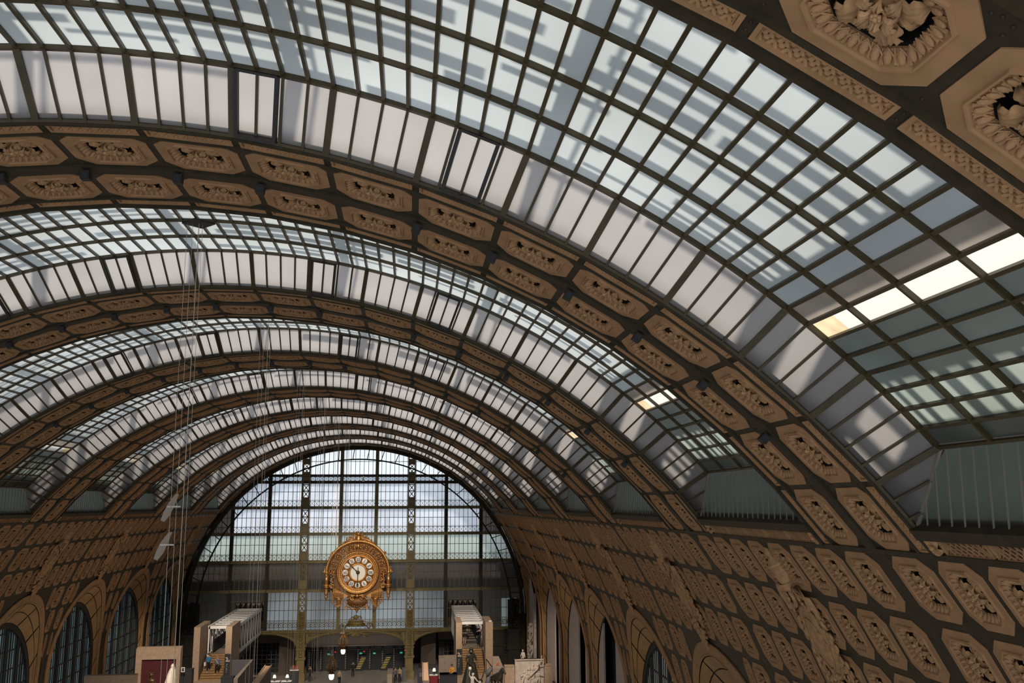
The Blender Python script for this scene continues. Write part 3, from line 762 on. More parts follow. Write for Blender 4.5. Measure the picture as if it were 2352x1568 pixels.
def boards(k, gap0, gap1, lab):
    mid = (YC(k-1) + YC(k)) / 2; WR, WZ = 4.98, ZC + 0.40
    for a, b, w in ((mid - WR, gap0, 'near'), (gap1, mid + WR, 'far')):
        m = MB(); n = 16; pf, pb = [], []
        for i in range(n+1):
            y = a + (b - a)*i/n; zt = WZ + math.sqrt(max(0, WR*WR - (y-mid)**2))
            pf += [(20.22, y, ZF), (20.22, y, zt)]; pb += [(20.34, y, ZF), (20.34, y, zt)]
        fs = []
        for i in range(n):
            fs += [(2*i, 2*i+2, 2*i+3, 2*i+1), (2*n+2+2*i, 2*n+2+2*i+1, 2*n+2+2*i+3, 2*n+2+2*i+2), (2*i+1, 2*i+3, 2*n+2+2*i+3, 2*n+2+2*i+1)]
        fs += [(0, 1, 2*n+3, 2*n+2), (2*n, 4*n+2, 4*n+3, 2*n+1)]
        m.add(pf + pb, fs)
        tag(m.obj('partition_board', 'board'), f'grey white curved-top board filling the {w} half of {lab}', 'board', 'boards in the right-hand arches')
    m = MB(); m.quad((20.9, mid - 5.6, ZF), (20.9, mid + 5.6, ZF), (20.9, mid + 5.6, ZC + 6), (20.9, mid - 5.6, ZC + 6))
    m.quad((20.2, gap0, ZF), (20.9, gap0 - 0.02, ZF), (20.9, gap0 - 0.02, ZC + 6), (20.36, gap0, ZC + 6))
    o = m.obj('dark_backing', 'black', bpy.data.objects['wall_right'])
boards(5, 64.9, 68.9, 'the fifth right-hand arch')
boards(6, 76.2, 79.05, 'the sixth right-hand arch')
boards(7, 89.8, 92.0, 'the seventh right-hand arch')
# black lining behind every side window arch so no sky leaks round the frames
for s, k in ((-1, 1), (-1, 2), (1, 1), (1, 8)):
    mid = (YC(k-1) + YC(k)) / 2; m = MB()
    m.box((min(s*20.4, s*20.6), mid - 5.9, ZF), (max(s*20.4, s*20.6), mid + 5.9, ZC + 6.5)); m.obj('dark_backing', 'darkwall', bpy.data.objects['wall_right' if s > 0 else 'wall_left'])

# ------------------------------------------------------------------ end wall of iron and glass
YE = 114.5
def endwall():
    RA = 19.72
    def hx(z, r): return math.sqrt(max(0, r*r - (z-ZC)**2)) if z > ZC else r
    m = MB()
    # arch rim: two chords joined by radial struts
    def arc(r, w, d, a0=-PI/2, a1=PI/2, n=64):
        for i in range(n):
            a, b = a0 + (a1-a0)*i/n, a0 + (a1-a0)*(i+1)/n
            m.bar((r*math.sin(a), YE-0.35, ZC + r*math.cos(a)), (r*math.sin(b), YE-0.35, ZC + r*math.cos(b)), w, d, (0, 1, 0))
    arc(RA, 0.42, 0.7); arc(18.35, 0.16, 0.3)
    for i in range(-16, 17):
        a = (i + 0.5) * 0.0925
        m.bar((18.35*math.sin(a), YE-0.35, ZC+18.35*math.cos(a)), (19.6*math.sin(a+0.012), YE-0.35, ZC+19.6*math.cos(a+0.012)), 0.09, 0.12, (0, 1, 0))
    m.box((-20, YE-0.5, ZF), (-19.35, YE+0.3, ZC)); m.box((19.35, YE-0.5, ZF), (20, YE+0.3, ZC))
    rim = m.obj('wall_back', 'iron'); rim['kind'] = 'structure'; rim['label'] = 'iron and glass end wall closing the vault behind the gilded clock'
    BE = [ZC+16.40, ZC+15.62, ZC+12.61, ZC+9.53, ZC+6.32, ZC+3.0, ZC-1.43]
    for i, z in enumerate(BE[:-1]):
        b = MB(); h = hx(z, RA); w = 0.14 if i == 0 else 0.17
        b.box((-h, YE-0.42, z-w), (h, YE+0.05, z+w)); b.box((-h, YE-0.50, z+w-0.05), (h, YE-0.42, z+w)); b.box((-h, YE-0.50, z-w), (h, YE-0.42, z-w+0.05))
        b.obj('transom_beam', 'olive' if i > 1 else 'iron', rim)
    for x in (-14.7, -10.48, -2.1, 2.1, 10.48, 14.7):
        b = MB(); zt = ZC + math.sqrt(RA**2 - x*x) - 0.1
        b.box((x-0.20, YE-0.36, BE[-1]), (x+0.20, YE, zt)); b.box((x-0.06, YE-0.46, BE[-1]), (x+0.06, YE-0.36, zt)); b.obj('mullion_post', 'olive' if abs(x) < 10 else 'iron', rim)
    for s in (-1, 1):                       # the two broad latticed posts
        x = 6.28*s; b = MB(); zt = ZC + math.sqrt(RA**2 - x*x) - 0.1
        b.box((x-0.47, YE-0.5, BE[-1]), (x-0.30, YE-0.2, zt)); b.box((x+0.30, YE-0.5, BE[-1]), (x+0.47, YE-0.2, zt))
        zz = [BE[-1]] + BE[::-1][1:] + [zt]
        for i in range(len(zz)-1):
            a, c = zz[i]+0.17, zz[i+1]-0.17
            if i == len(zz)-2: b.box((x-0.3, YE-0.45, a+1.2), (x+0.3, YE-0.25, c)); op = (a+0.1, a+1.2)
            else:
                op = (a + 1.05, c - 0.12) if i > 0 else (a + 1.9, c - 0.1)
                if i < len(zz)-3 or True: b.box((x-0.3, YE-0.45, a), (x+0.3, YE-0.25, op[0]))
            if op[1] - op[0] < 0.6: continue
            n = max(1, round((op[1]-op[0]) / 0.72)); d = (op[1]-op[0]) / n
            for q in range(n):
                z0, z1 = op[0]+q*d, op[0]+(q+1)*d
                b.bar((x-0.3, YE-0.35, z0), (x+0.3, YE-0.35, z1), 0.08, 0.08, (0, 1, 0)); b.bar((x+0.3, YE-0.36, z0), (x-0.3, YE-0.36, z1), 0.08, 0.08, (0, 1, 0))
                b.box((x-0.3, YE-0.40, z1-0.05), (x+0.3, YE-0.3, z1+0.05)); b.ball((x, YE-0.40, (z0+z1)/2), 0.10, 8, 5)
        for q in range(9):                  # carved lower shaft
            b.ball((x, YE-0.50, BE[-1]+0.2+q*0.22), (0.30-0.10*(q % 2), 0.16, 0.13), 8, 5)
            for e in (-1, 1): b.ball((x+e*0.22, YE-0.50, BE[-1]+0.3+q*0.22), (0.10, 0.1, 0.10), 6, 4)
        b.obj('lattice_post', 'olive', rim)
    # panes and thin glazing bars
    xs = [-19.62, -14.7, -10.48, -6.28, -2.1, 2.1, 6.28, 10.48, 14.7, 19.62]
    panes = []; bars = MB(); lat = MB()
    zr = [(ZC+19.7, BE[0], 'g_e0')] + [(BE[i], BE[i+1], g) for i, g in enumerate(['g_e1', 'g_e2', 'g_e3', 'g_e4', 'g_e5', 'g_e6'])]
    for ri, (zt, zb, g) in enumerate(zr):
        for ci in range(len(xs)-1):
            xa, xb = xs[ci], xs[ci+1]
            gm = g
            if ri == 5 and abs((xa+xb)/2) > 8: pass
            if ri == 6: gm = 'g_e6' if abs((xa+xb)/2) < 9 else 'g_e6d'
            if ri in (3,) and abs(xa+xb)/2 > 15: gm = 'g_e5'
            N = 8
            for q in range(N):
                a, b = xa + (xb-xa)*q/N, xa + (xb-xa)*(q+1)/N; c = (a+b)/2
                top = zt if ri else min(zt, ZC + math.sqrt(max(0, RA*RA - c*c)))
                if top <= zb + 0.2 or abs(c) > hx(zb, RA): continue
                if 0 < q: bars.box((a-0.028, YE-0.20, zb), (a+0.028, YE-0.12, top))
                zm = (zb + top)/2 + (0.35 if ri not in (0, 1) else 0)
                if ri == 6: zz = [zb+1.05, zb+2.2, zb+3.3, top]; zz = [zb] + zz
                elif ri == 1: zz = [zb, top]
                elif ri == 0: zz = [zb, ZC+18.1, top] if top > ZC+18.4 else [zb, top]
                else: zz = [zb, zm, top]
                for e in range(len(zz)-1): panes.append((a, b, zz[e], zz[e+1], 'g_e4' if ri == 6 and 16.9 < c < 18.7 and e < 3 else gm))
        h = hx(zb, RA)
        if ri == 0: bars.box((-13, YE-0.20, ZC+18.06), (13, YE-0.12, ZC+18.12)); bars.box((-15, YE-0.2, zb+0.28), (15, YE-0.12, zb+0.33)) if False else None
        elif ri == 6:
            for z in (zb+1.05, zb+2.2, zb+3.3): bars.box((-h, YE-0.2, z-0.03), (h, YE-0.12, z+0.03))
        elif ri > 1: z = (zb+zt)/2 + 0.35; hh = hx(z, RA); bars.box((-hh, YE-0.2, z-0.03), (hh, YE-0.12, z+0.03))
        # band of crossed lattice above each beam
        lb, lt = (zb + 0.17, zb + 0.80) if ri != 1 else (zb + 0.17, zt - 0.14)
        if ri in (0,): continue
        if ri == 5: continue
        w = 0.525; n = int(h / w)
        mat_gap = 0
        for q in range(-n, n):
            x0, x1 = q*w, (q+1)*w
            if ri == 6 and abs(x0) < 40:
                # round rosettes in the lowest band
                cx, cz, rr = (x0+x1)/2, (lb+lt)/2, 0.24
                lat.tube([(cx+rr*math.cos(PI*e/5), YE-0.24, cz+rr*math.sin(PI*e/5)) for e in range(10)], 0.03, 4, True)
                for e in range(4): lat.bar((cx, YE-0.24, cz), (cx+rr*math.cos(PI*e/2+PI/4), YE-0.24, cz+rr*math.sin(PI*e/2+PI/4)), 0.04, 0.04, (0, 1, 0))
            else:
                lat.bar((x0, YE-0.24, lb), (x1, YE-0.24, lt), 0.035, 0.03, (0, 1, 0)); lat.bar((x1, YE-0.24, lb), (x0, YE-0.24, lt), 0.035, 0.03, (0, 1, 0))
            lat.box((x0-0.02, YE-0.26, lb), (x0+0.02, YE-0.22, lt))
        lat.box((-h, YE-0.27, lt-0.03), (h, YE-0.20, lt+0.03)); lat.box((-h, YE-0.27, lt+0.09), (h, YE-0.20, lt+0.12))
    bars.obj('glazing_bars', 'olive', rim); lat.obj('lattice_bands', 'olive', rim)
    # the larger panes are single objects, the rest one field per row
    panes.sort(key=lambda p: -(p[1]-p[0])*(p[3]-p[2]) + abs(p[0])*0.02)
    rest = {}; seenm = {}
    for i, (a, b, z0, z1, g) in enumerate(panes):
        if i < 280:
            key = (round(b-a, 3), round(z1-z0, 3), g)
            if key not in seenm: seenm[key] = MB().quad((-(b-a)/2, 0, -(z1-z0)/2), ((b-a)/2, 0, -(z1-z0)/2), ((b-a)/2, 0, (z1-z0)/2), (-(b-a)/2, 0, (z1-z0)/2)).mesh('pane', g)
            link('pane', seenm[key], rim, ((a+b)/2, YE-0.10, (z0+z1)/2))
        else: rest.setdefault(g, MB()).quad((a, YE-0.10, z0), (b, YE-0.10, z0), (b, YE-0.10, z1), (a, YE-0.10, z1))
    for g, mb in rest.items(): o = mb.obj('pane_field', g, rim); o['kind'] = 'stuff'
    # olive arcade below: lintel, three arches with carved spandrels, columns
    def archbay(xa, xb, zs, zt, zl):
        am = MB(); n = 28; xm, hw = (xa+xb)/2, (xb-xa)/2
        def zc(x):
            t = abs(x-xm)/hw; return zs + (zt-zs)*math.sqrt(max(0, 1 - t**2.6))
        fr, bk = [], []
        for i in range(n+1):
            x = xa + (xb-xa)*(0.5 - 0.5*math.cos(PI*i/n)); fr += [(x, YE-0.35, zc(x)), (x, YE-0.35, zl)]; bk += [(x, YE+0.2, zc(x)), (x, YE+0.2, zl)]
        fs = []; o = 2*n+2
        for i in range(n): fs += [(2*i, 2*i+2, 2*i+3, 2*i+1), (2*i, o+2*i, o+2*i+2, 2*i+2), (o+2*i, o+2*i+1, o+2*i+3, o+2*i+2)]
        am.add(fr + bk, fs)
        pts = [(fr[2*i][0], YE-0.40, fr[2*i][2]+0.14) for i in range(n+1)]; am.tube(pts, 0.13, 6)
        pts = [(xa+(xb-xa)*(0.06+0.88*i/n), YE-0.38, min(zl-0.12, zc(xa+(xb-xa)*(0.06+0.88*i/n))+0.42)) for i in range(n+1)]; am.tube(pts, 0.05, 5)
        am.obj('spandrel_arch', 'olive', rim)
        sc = MB(); rs = random.Random(int(xa*10))
        for e in (-1, 1):
            for q in range(26):
                t = 0.45 + 0.5*q/26; x = xm + e*hw*t; zlo = zc(x)+0.5
                if zlo < zl-0.25:
                    z = rs.uniform(zlo, zl-0.2); sc.spiral((x, YE-0.36, z), rs.uniform(0.10, 0.2), 1.2, 0.04, 0, rs.choice((-1, 1)), 0.06, 10, rs.uniform(0, 6), 4); sc.ball((x, YE-0.38, z), (0.07, 0.05, 0.07), 6, 4)
        sc.obj('spandrel_carving', 'olive', rim, True)
    zl = ZC - 1.75
    archbay(-5.75, 5.75, 3.15, 4.75, zl); archbay(-16.2, -6.8, 3.2, 4.72, zl); archbay(6.8, 16.2, 3.2, 4.72, zl)
    lm = MB(); lm.box((-19.4, YE-0.5, zl), (19.4, YE+0.2, BE[-1])); lm.box((-19.4, YE-0.62, BE[-1]-0.12), (19.4, YE-0.5, BE[-1]+0.02)); lm.box((-19.4, YE-0.57, zl), (19.4, YE-0.5, zl+0.08))
    lm.obj('lintel', 'olive', rim)
    for x in (-17.6, -6.28, 6.28, 17.6):
        c = MB(); w = 0.48 if abs(x) < 10 else 1.5
        c.box((x-w, YE-0.5, 1.85), (x+w, YE+0.25, zl)); c.box((x-w-0.10, YE-0.62, 1.85), (x+w+0.10, YE+0.3, 2.10)); c.box((x-w-0.08, YE-0.6, 2.95), (x+w+0.08, YE+0.3, 3.12))
        c.box((x-w+0.03, YE-0.5, 0.35), (x+w-0.03, YE+0.25, 1.85)); c.box((x-w-0.08, YE-0.6, ZF), (x+w+0.08, YE+0.3, 0.30)); c.box((x-w-0.04, YE-0.56, 0.30), (x+w+0.04, YE+0.28, 0.42))
        c.box((x-w+0.16, YE-0.53, 0.55), (x+w-0.16, YE-0.5, 1.7))
        for q in range(8): c.ball((x, YE-0.55, 3.3+q*0.22), (0.26-0.08*(q % 2), 0.12, 0.13), 8, 5)
        for q in range(4): c.ball((x, YE-0.62, 2.25+q*0.2), (0.22-0.06*(q % 2), 0.1, 0.12), 8, 5)
        c.obj('iron_column', 'olive' if abs(x) < 10 else 'dark', rim)
    for s in (-1, 1):                       # dark carved pilasters in the corners
        c = MB(); x = 18.6*s; rs = random.Random(5)
        c.box((x-0.7, YE-0.9, ZF), (x+0.7, YE-0.4, 8.3)); c.box((x-0.85, YE-1.0, 2.6), (x+0.85, YE-0.4, 3.2)); c.box((x-0.8, YE-1.0, 4.6), (x+0.8, YE-0.4, 4.9))
        for q in range(70): c.ball((x + rs.uniform(-0.65, 0.65)*(0.5+0.5*math.sin(q*0.5)), YE-0.95-rs.uniform(0, 0.12), rs.uniform(5.1, 8.4)), rs.uniform(0.10, 0.2), 6, 4)
        c.obj('carved_pilaster', 'dark', rim)
    # carved tablet over the middle arch
    c = MB(); rs = random.Random(9)
    c.hexa([(-1.2, YE-0.75, 5.62), (1.2, YE-0.75, 5.62), (0.95, YE-0.5, 5.62), (-0.95, YE-0.5, 5.62), (-0.8, YE-0.75, 6.1), (0.8, YE-0.75, 6.1), (0.7, YE-0.5, 6.1), (-0.7, YE-0.5, 6.1)])
    c.box((-1.3, YE-0.8, 5.52), (1.3, YE-0.5, 5.64)); c.box((-0.9, YE-0.8, 6.08), (0.9, YE-0.5, 6.18))
    for s in (-1, 1):
        c.spiral((1.55*s, YE-0.65, 5.55), 0.38, 1.5, 0.10, 0, s, 0.1, 22, 0); c.spiral((0.45*s, YE-0.65, 6.42), 0.28, 1.4, 0.08, 0, -s, 0.1, 20, PI); c.spiral((1.1*s, YE-0.65, 4.45), 0.30, 1.4, 0.08, 0, s, 0.1, 20, 0)
        c.tube([(0.2*s, YE-0.65, 4.9), (0.6*s, YE-0.68, 4.75), (1.0*s, YE-0.66, 4.65), (1.35*s, YE-0.62, 4.4)], [0.14, 0.12, 0.1, 0.05], 6)
    for q in range(7): c.tube([(0, YE-0.7, 4.35), (0.55*math.sin((q-3)*0.4), YE-0.75, 4.35+0.6*math.cos((q-3)*0.4))], [0.05, 0.11], 6)
    c.ball((0, YE-0.7, 6.55), (0.32, 0.15, 0.26), 10, 6)
    c.obj('carved_tablet', 'olive', rim, True)
    # dark truncated gallery doorways where the footbridges arrive
    for x, w in ((-12.2, 1.7), (12.5, 1.7)):
        d = MB(); d.box((x-w, YE-0.12, ZC-1.2), (x+w, YE-0.06, ZC+1.7)); d.obj('gallery_doorway', 'black', rim)
        e = MB(); rs = random.Random(int(x))
        for q in range(6):
            xx = x - w + 0.25 + q*0.6; e.add([(xx-0.22, YE-0.2, ZC+1.66), (xx+0.22, YE-0.2, ZC+1.66), (xx, YE-0.2, ZC+1.25)], [(0, 1, 2)])
        e.box((x+0.2, YE-0.2, ZC+0.5), (x+1.1, YE-0.14, ZC+1.05))
        e.obj('doorway_panels', 'stonegr', rim)
    return rim
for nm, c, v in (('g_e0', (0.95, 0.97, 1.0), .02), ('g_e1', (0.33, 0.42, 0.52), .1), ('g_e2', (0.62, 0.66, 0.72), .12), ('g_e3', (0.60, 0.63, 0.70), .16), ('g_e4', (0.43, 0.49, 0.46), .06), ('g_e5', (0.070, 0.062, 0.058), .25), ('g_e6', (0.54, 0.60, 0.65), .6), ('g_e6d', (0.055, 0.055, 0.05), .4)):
    MT[nm] = glass('end_wall_glass_' + nm[3:], c, 0.3, 0.05, v, 0.12 if nm in ('g_e6', 'g_e6d') else 0.2, clear=0.7 if nm == 'g_e0' else 0.25 if nm == 'g_e1' else 0.0)  # row tones paint in light, shade and glows from the rooms behind
# names of glass: give readable ones
BACK = endwall()
# station rooms behind the end wall: floors that shade the lower rows of glass
m = MB(); m.box((-20, YE+0.8, ZC+6.2), (20, YE+4.0, ZC+6.4)); m.box((-20, YE+0.8, ZC+2.8), (20, YE+4.0, ZC+3.0)); m.box((-20, YE+3.9, ZC+3.0), (20, YE+4.0, ZC+6.2))
o = m.obj('trim_20', 'darkwall'); o['kind'] = 'structure'; o['label'] = 'floors of the rooms behind the end wall glass'

# ------------------------------------------------------------------ floors, terraces, entrance hall
m = MB(); m.box((-24, 2, ZF-0.3), (24, 128, ZF)); o = m.obj('floor', 'floor'); o['kind'] = 'structure'; o['label'] = 'pale stone floor of the great hall'
for s, x0, x1 in ((-1, -19.9, -9.5), (1, 10.0, 19.9)):
    m = MB(); m.box((x0, 84.0, ZF), (x1, 99.4, 3.10)); o = m.obj('floor_2' if s < 0 else 'floor_3', 'stone'); o['kind'] = 'structure'; o['label'] = f'raised {"left" if s < 0 else "right"}-hand stone terrace of the hall'
def hall():
    m = MB(); yb = 126.0
    m.box((-20, yb, ZF), (20, yb+0.3, 6)); m.box((-20.3, YE, ZF), (-20, yb, 6)); m.box((20, YE, ZF), (20.3, yb, 6)); m.box((-20, YE+0.3, 5.0), (20, yb, 5.3))
    root = m.obj('wall_hall', 'darkwall'); root['kind'] = 'structure'; root['label'] = 'dim entrance hall behind the arcade'
    m = MB(); m.box((-6.3, 119.2, 2.55), (6.3, 119.6, 4.95)); m.box((-6.3, 119.0, 3.9), (6.3, 119.2, 4.1)); m.box((-6.3, 119.05, 2.55), (6.3, 119.2, 2.68)); m.obj('bulkhead', 'soffit', root)
    for x in (-8.4, 8.6):
        m = MB(); m.box((x-0.9, 118.5, ZF), (x+0.9, 120.5, 5)); m.obj('hall_pier', 'darkwall', root)
    # dark glazed doors and posts with reflective dots
    d = MB(); d.box((-6.2, 121.0, ZF), (6.2, 121.1, 2.5)); d.obj('door_screen', 'navyglass', root)
    xs = [-5.9, -4.5, -3.0, -1.5, 0.0, 1.45, 3.0, 4.4, 5.8]
    for i, x in enumerate(xs):
        p = MB(); p.box((x-0.13, 120.6, ZF), (x+0.13, 120.95, 2.6)); p.obj('door_post', 'charcoal', root)
        q = MB()
        for e in range(9): q.box((x-0.05, 120.55, ZF+0.3+e*0.27), (x+0.05, 120.6, ZF+0.42+e*0.27))
        q.obj('reflector_dots', 'soffit', root)
    g = MB()
    for i in range(24): g.box((-6.1+i*0.51, 120.86, 1.9), (-6.07+i*0.51, 120.9, 2.5))
    g.box((-6.2, 120.86, 1.86), (6.2, 120.9, 1.92)); g.box((-6.2, 120.86, 2.18), (6.2, 120.9, 2.22)); g.obj('transom_grid', 'soffit', root)
    for sx in (-1, 1):                      # gridded windows of the side rooms
        g = MB(); xa, xb = (-16.0, -9.4) if sx < 0 else (10.0, 16.5)
        g.box((xa, 120.9, ZF), (xb, 121.0, 3.0)); g.obj('side_glazing', 'navyglass', root)
        g = MB()
        for i in range(13): x = xa+(xb-xa)*i/12; g.box((x-0.035, 120.8, ZF), (x+0.035, 120.88, 3.0))
        for i in range(8): z = ZF+(3.6)*i/7; g.box((xa, 120.8, z-0.03), (xb, 120.88, z+0.03))
        g.obj('side_glazing_bars', 'cgrey', root)
        g = MB(); g.box((xa-0.2, 119.9, 3.0), (xb+0.2, 120.6, 5.0)); g.obj('bulkhead', 'darkwall', root)
    for i, (x, z) in enumerate(((-3.55, 1.45), (0.35, 1.48), (2.0, 1.45), (5.3, 1.45))):
        e = MB(); e.box((x-0.16, 120.45, z-0.08), (x+0.16, 120.53, z+0.08)); b = e.obj('exit_sign', 'exitg')
        f = MB(); f.box((x-0.12, 120.43, z-0.04), (x-0.02, 120.45, z+0.04)); f.box((x+0.02, 120.43, z-0.012), (x+0.12, 120.45, z+0.012)); f.obj('pictogram', 'enamel', b)
        h = MB(); h.box((x-0.02, 120.47, z+0.08), (x+0.02, 120.51, 2.55)); h.obj('hanger', 'charcoal', b)
        tag(b, f'small green lit exit sign over the entrance doors, {ORD[i]} from the left', 'sign', 'exit signs')
    for i, (x, z) in enumerate(((-2.75, 1.7), (0.75, 1.7), (5.75, 1.75))):
        e = MB(); e.ball((x, 120.4, z), 0.09, 8, 6); b = e.obj('signal_lamp', 'redlamp'); h = MB(); h.box((x-0.04, 120.4, z-0.04), (x+0.04, 120.6, z+0.04)); h.obj('bracket', 'charcoal', b)
        tag(b, f'tiny red signal lamp above the entrance doors, {ORD[i]} from the left', 'lamp', 'red signal lamps')
    for i, x in enumerate((0.1, 3.15)):
        st = MB()
        for e in range(7): st.box((x+0.10*e-0.3, 120.3-0.02*e, ZF+0.3+e*0.2), (x+0.10*e+0.25, 120.42-0.02*e, ZF+0.36+e*0.2))
        b = st.obj('stair_lights', 'stepglow'); fr = MB(); fr.hexa([(x-0.45, 120.44, ZF), (x+0.35, 120.44, ZF), (x+0.35, 120.58, ZF), (x-0.45, 120.58, ZF), (x+0.25, 120.44, ZF+1.8), (x+1.0, 120.44, ZF+1.8), (x+1.0, 120.58, ZF+1.8), (x+0.25, 120.58, ZF+1.8)]); fr.obj('flight', 'charcoal', b)
        tag(b, f'yellow lit step edges of the {"left" if i == 0 else "right"} flight seen through the doors', 'stairs')
    return root
hall()

# ------------------------------------------------------------------ the gilded clock
def clock():
    C = (0.15, 112.9, 11.72)
    root = thing('clock', C, 'ornate gilded clock with white Roman numeral plaques hung on the glass end wall', 'clock'); root.scale = (1.03,)*3
    def L(prof, n=64, **k): m = MB(); m.lathe(prof, n, (0, 0, 0), 'y', **k); return m
    # dial: height axis of the lathe points to the viewer
    L([(0.0, 0.02), (0.88, 0.02)]).obj('dial_centre', 'enamel', root)
    L([(0.85, 0.0), (0.85, 0.09), (0.92, 0.12), (1.02, 0.09), (1.02, 0.02), (1.80, 0.02), (1.80, -0.2)]).obj('dial_ring', 'gold', root, True)
    bz = L([(1.77, 0.0), (1.79, 0.14), (1.84, 0.18), (1.90, 0.12), (1.93, 0.10), (1.97, 0.26), (2.04, 0.30), (2.11, 0.26), (2.18, 0.36), (2.27, 0.40), (2.36, 0.32), (2.43, 0.10), (2.43, -0.5)]).obj('bezel', 'gold', root, True)
    bd = MB()
    for q in range(72):
        a = 2*PI*q/72; bd.ball((2.04*math.cos(a), -0.31, 2.04*math.sin(a)), (0.05, 0.05, 0.05), 6, 4)
    for q in range(56):
        a = 2*PI*q/56; bd.ball((2.28*math.cos(a), -0.40, 2.28*math.sin(a)), (0.08, 0.06, 0.08), 6, 4)
    for q in range(60):
        a = 2*PI*q/60; bd.ball((1.85*math.cos(a), -0.19, 1.85*math.sin(a)), 0.035, 5, 4)
    bd.obj('beading', 'gold', bz, True)['kind'] = 'stuff'
    num = ['XII', 'I', 'II', 'III', 'IIII', 'V', 'VI', 'VII', 'VIII', 'IX', 'X', 'XI']
    for h in range(12):
        a = PI/2 - 2*PI*h/12; cx, cz = 1.44*math.cos(a), 1.44*math.sin(a)
        pm = MB(); pm.lathe([(0.0, 0.07), (0.25, 0.07), (0.305, 0.05), (0.32, 0.0)], 24, (0, 0, 0), 'y'); pl = link('numeral_plaque', pm.mesh('numeral_plaque', 'enamel', True), root, (cx, -0.02, cz))
        nm = MB(); s = num[h]; wd = {'I': 0.105, 'V': 0.20, 'X': 0.20}; W = sum(wd[c] for c in s); x = -W/2; H = 0.185
        def stroke(x0, z0, x1, z1, w): nm.bar((x0, -0.085, z0), (x1, -0.085, z1), w, 0.012, (0, 1, 0))
        for c in s:
            u = wd[c]; xm = x + u/2
            if c == 'I': stroke(xm, -H, xm, H, 0.064)
            elif c == 'V': stroke(x+0.03, H, xm, -H, 0.06); stroke(x+u-0.03, H, xm, -H, 0.035)
            else: stroke(x+0.03, H, x+u-0.03, -H, 0.06); stroke(x+0.03, -H, x+u-0.03, H, 0.035)
            x += u
        nm.box((-W/2, -0.09, H), (W/2, -0.082, H+0.018)); nm.box((-W/2, -0.09, -H-0.018), (W/2, -0.082, -H))
        o = link('numeral', nm.mesh('numeral', 'navy'), pl, None, (0, -(a - PI/2), 0)); o['label'] = f'dark blue numeral {s}'
        gm = MB(); b2 = a + PI/12
        for q in range(5): gm.ball((1.44*math.cos(b2)+0.10*math.cos(b2+q*1.26), -0.06, 1.44*math.sin(b2)+0.10*math.sin(b2+q*1.26)), 0.05, 6, 4)
        gm.ball((1.70*math.cos(b2), -0.08, 1.70*math.sin(b2)), 0.07, 6, 4); gm.ball((1.14*math.cos(b2), -0.08, 1.14*math.sin(b2)), 0.06, 6, 4)
        gm.obj('dial_ornament', 'gold', root, True)['kind'] = 'stuff'
    def hand(ang, L0, L1, w, name):
        m = MB(); c, s = math.cos(ang), math.sin(ang)
        def q(r, t, d): return (r*c - t*s, d, r*s + t*c)
        prof = [(-0.18, 0.02), (0.12, 0.03), (0.3, w), (0.42, 0.035), (L1*0.6, w*0.8), (L1*0.75, w), (L1, 0.008)]
        vs = []
        for r, t in prof: vs += [q(r, t, -0.16), q(r, -t, -0.16), q(r, -t, -0.13), q(r, t, -0.13)]
        fs = []
        for i in range(len(prof)-1):
            for e in range(4): fs.append((i*4+e, i*4+(e+1) % 4, (i+1)*4+(e+1) % 4, (i+1)*4+e))
        m.add(vs, fs); m.obj(name, 'dark', root)
    hand(PI/2 + 2*PI*1.55/12, 0, 1.18, 0.075, 'hour_hand'); hand(-PI/2 - 0.01, 0, 1.80, 0.06, 'minute_hand'); hand(PI/2, 0, 0.62, 0.03, 'small_hand')
    hb = MB(); hb.lathe([(0.0, 0.24), (0.07, 0.22), (0.10, 0.16)], 16, (0, 0, 0), 'y'); hb.obj('hub_cap', 'gold', root, True)
    hb = MB(); hb.lathe([(0.10, 0.2), (0.20, 0.17), (0.21, 0.06)], 16, (0, 0, 0), 'y'); hb.obj('hub', 'dark', root, True)
    # hood: deep arched canopy springing from side consoles
    hm = MB(); n = 48; a0, a1 = -0.10, PI + 0.10
    prof = [(2.45, -0.45), (3.25, -0.35), (3.32, 0.45), (3.40, 0.60), (3.52, 0.66), (3.62, 0.60), (3.66, 0.42), (3.60, 0.30), (3.60, -0.5)]
    hm.lathe(prof, n, (0, 0, 0), 'y', a0=a0, a1=a1); hood = hm.obj('hood', 'gold', root, True)
    cm = MB()
    for q in range(11):                     # coffers on the hood's soffit
        a = a0 + 0.14 + (a1-a0-0.28)*q/10
        for (rr, d) in ((2.98, -0.02),):
            for e in (-1, 1):
                b = a + e*0.085; cm.tube([(2.58*math.cos(b), -0.10, 2.58*math.sin(b)), (3.22*math.cos(b), -0.42, 3.22*math.sin(b))], 0.045, 5)
            cm.tube([(2.62*math.cos(a+t), -0.12, 2.62*math.sin(a+t)) for t in (-0.09, 0, 0.09)], 0.04, 5); cm.tube([(3.2*math.cos(a+t), -0.42, 3.2*math.sin(a+t)) for t in (-0.09, 0, 0.09)], 0.04, 5)
            cm.ball((2.92*math.cos(a), -0.22, 2.92*math.sin(a)), 0.13, 8, 5)
    cm.obj('soffit_coffers', 'gold', hood, True)
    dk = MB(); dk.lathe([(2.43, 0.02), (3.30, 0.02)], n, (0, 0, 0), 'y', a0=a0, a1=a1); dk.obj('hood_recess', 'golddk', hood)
    km = MB(); rs = random.Random(4)
    for q in range(7):                      # leafy bosses riding on the hood
        a = 0.15 + (PI-0.3)*q/6
        for e in range(7): km.ball((3.66*math.cos(a)+rs.uniform(-.13, .13), -0.5+rs.uniform(-.1, .1), 3.66*math.sin(a)+rs.uniform(-.13, .13)), rs.uniform(0.06, 0.12), 6, 4)
    km.obj('hood_bosses', 'gold', hood, True)['kind'] = 'stuff'
    # crest
    cr = MB()
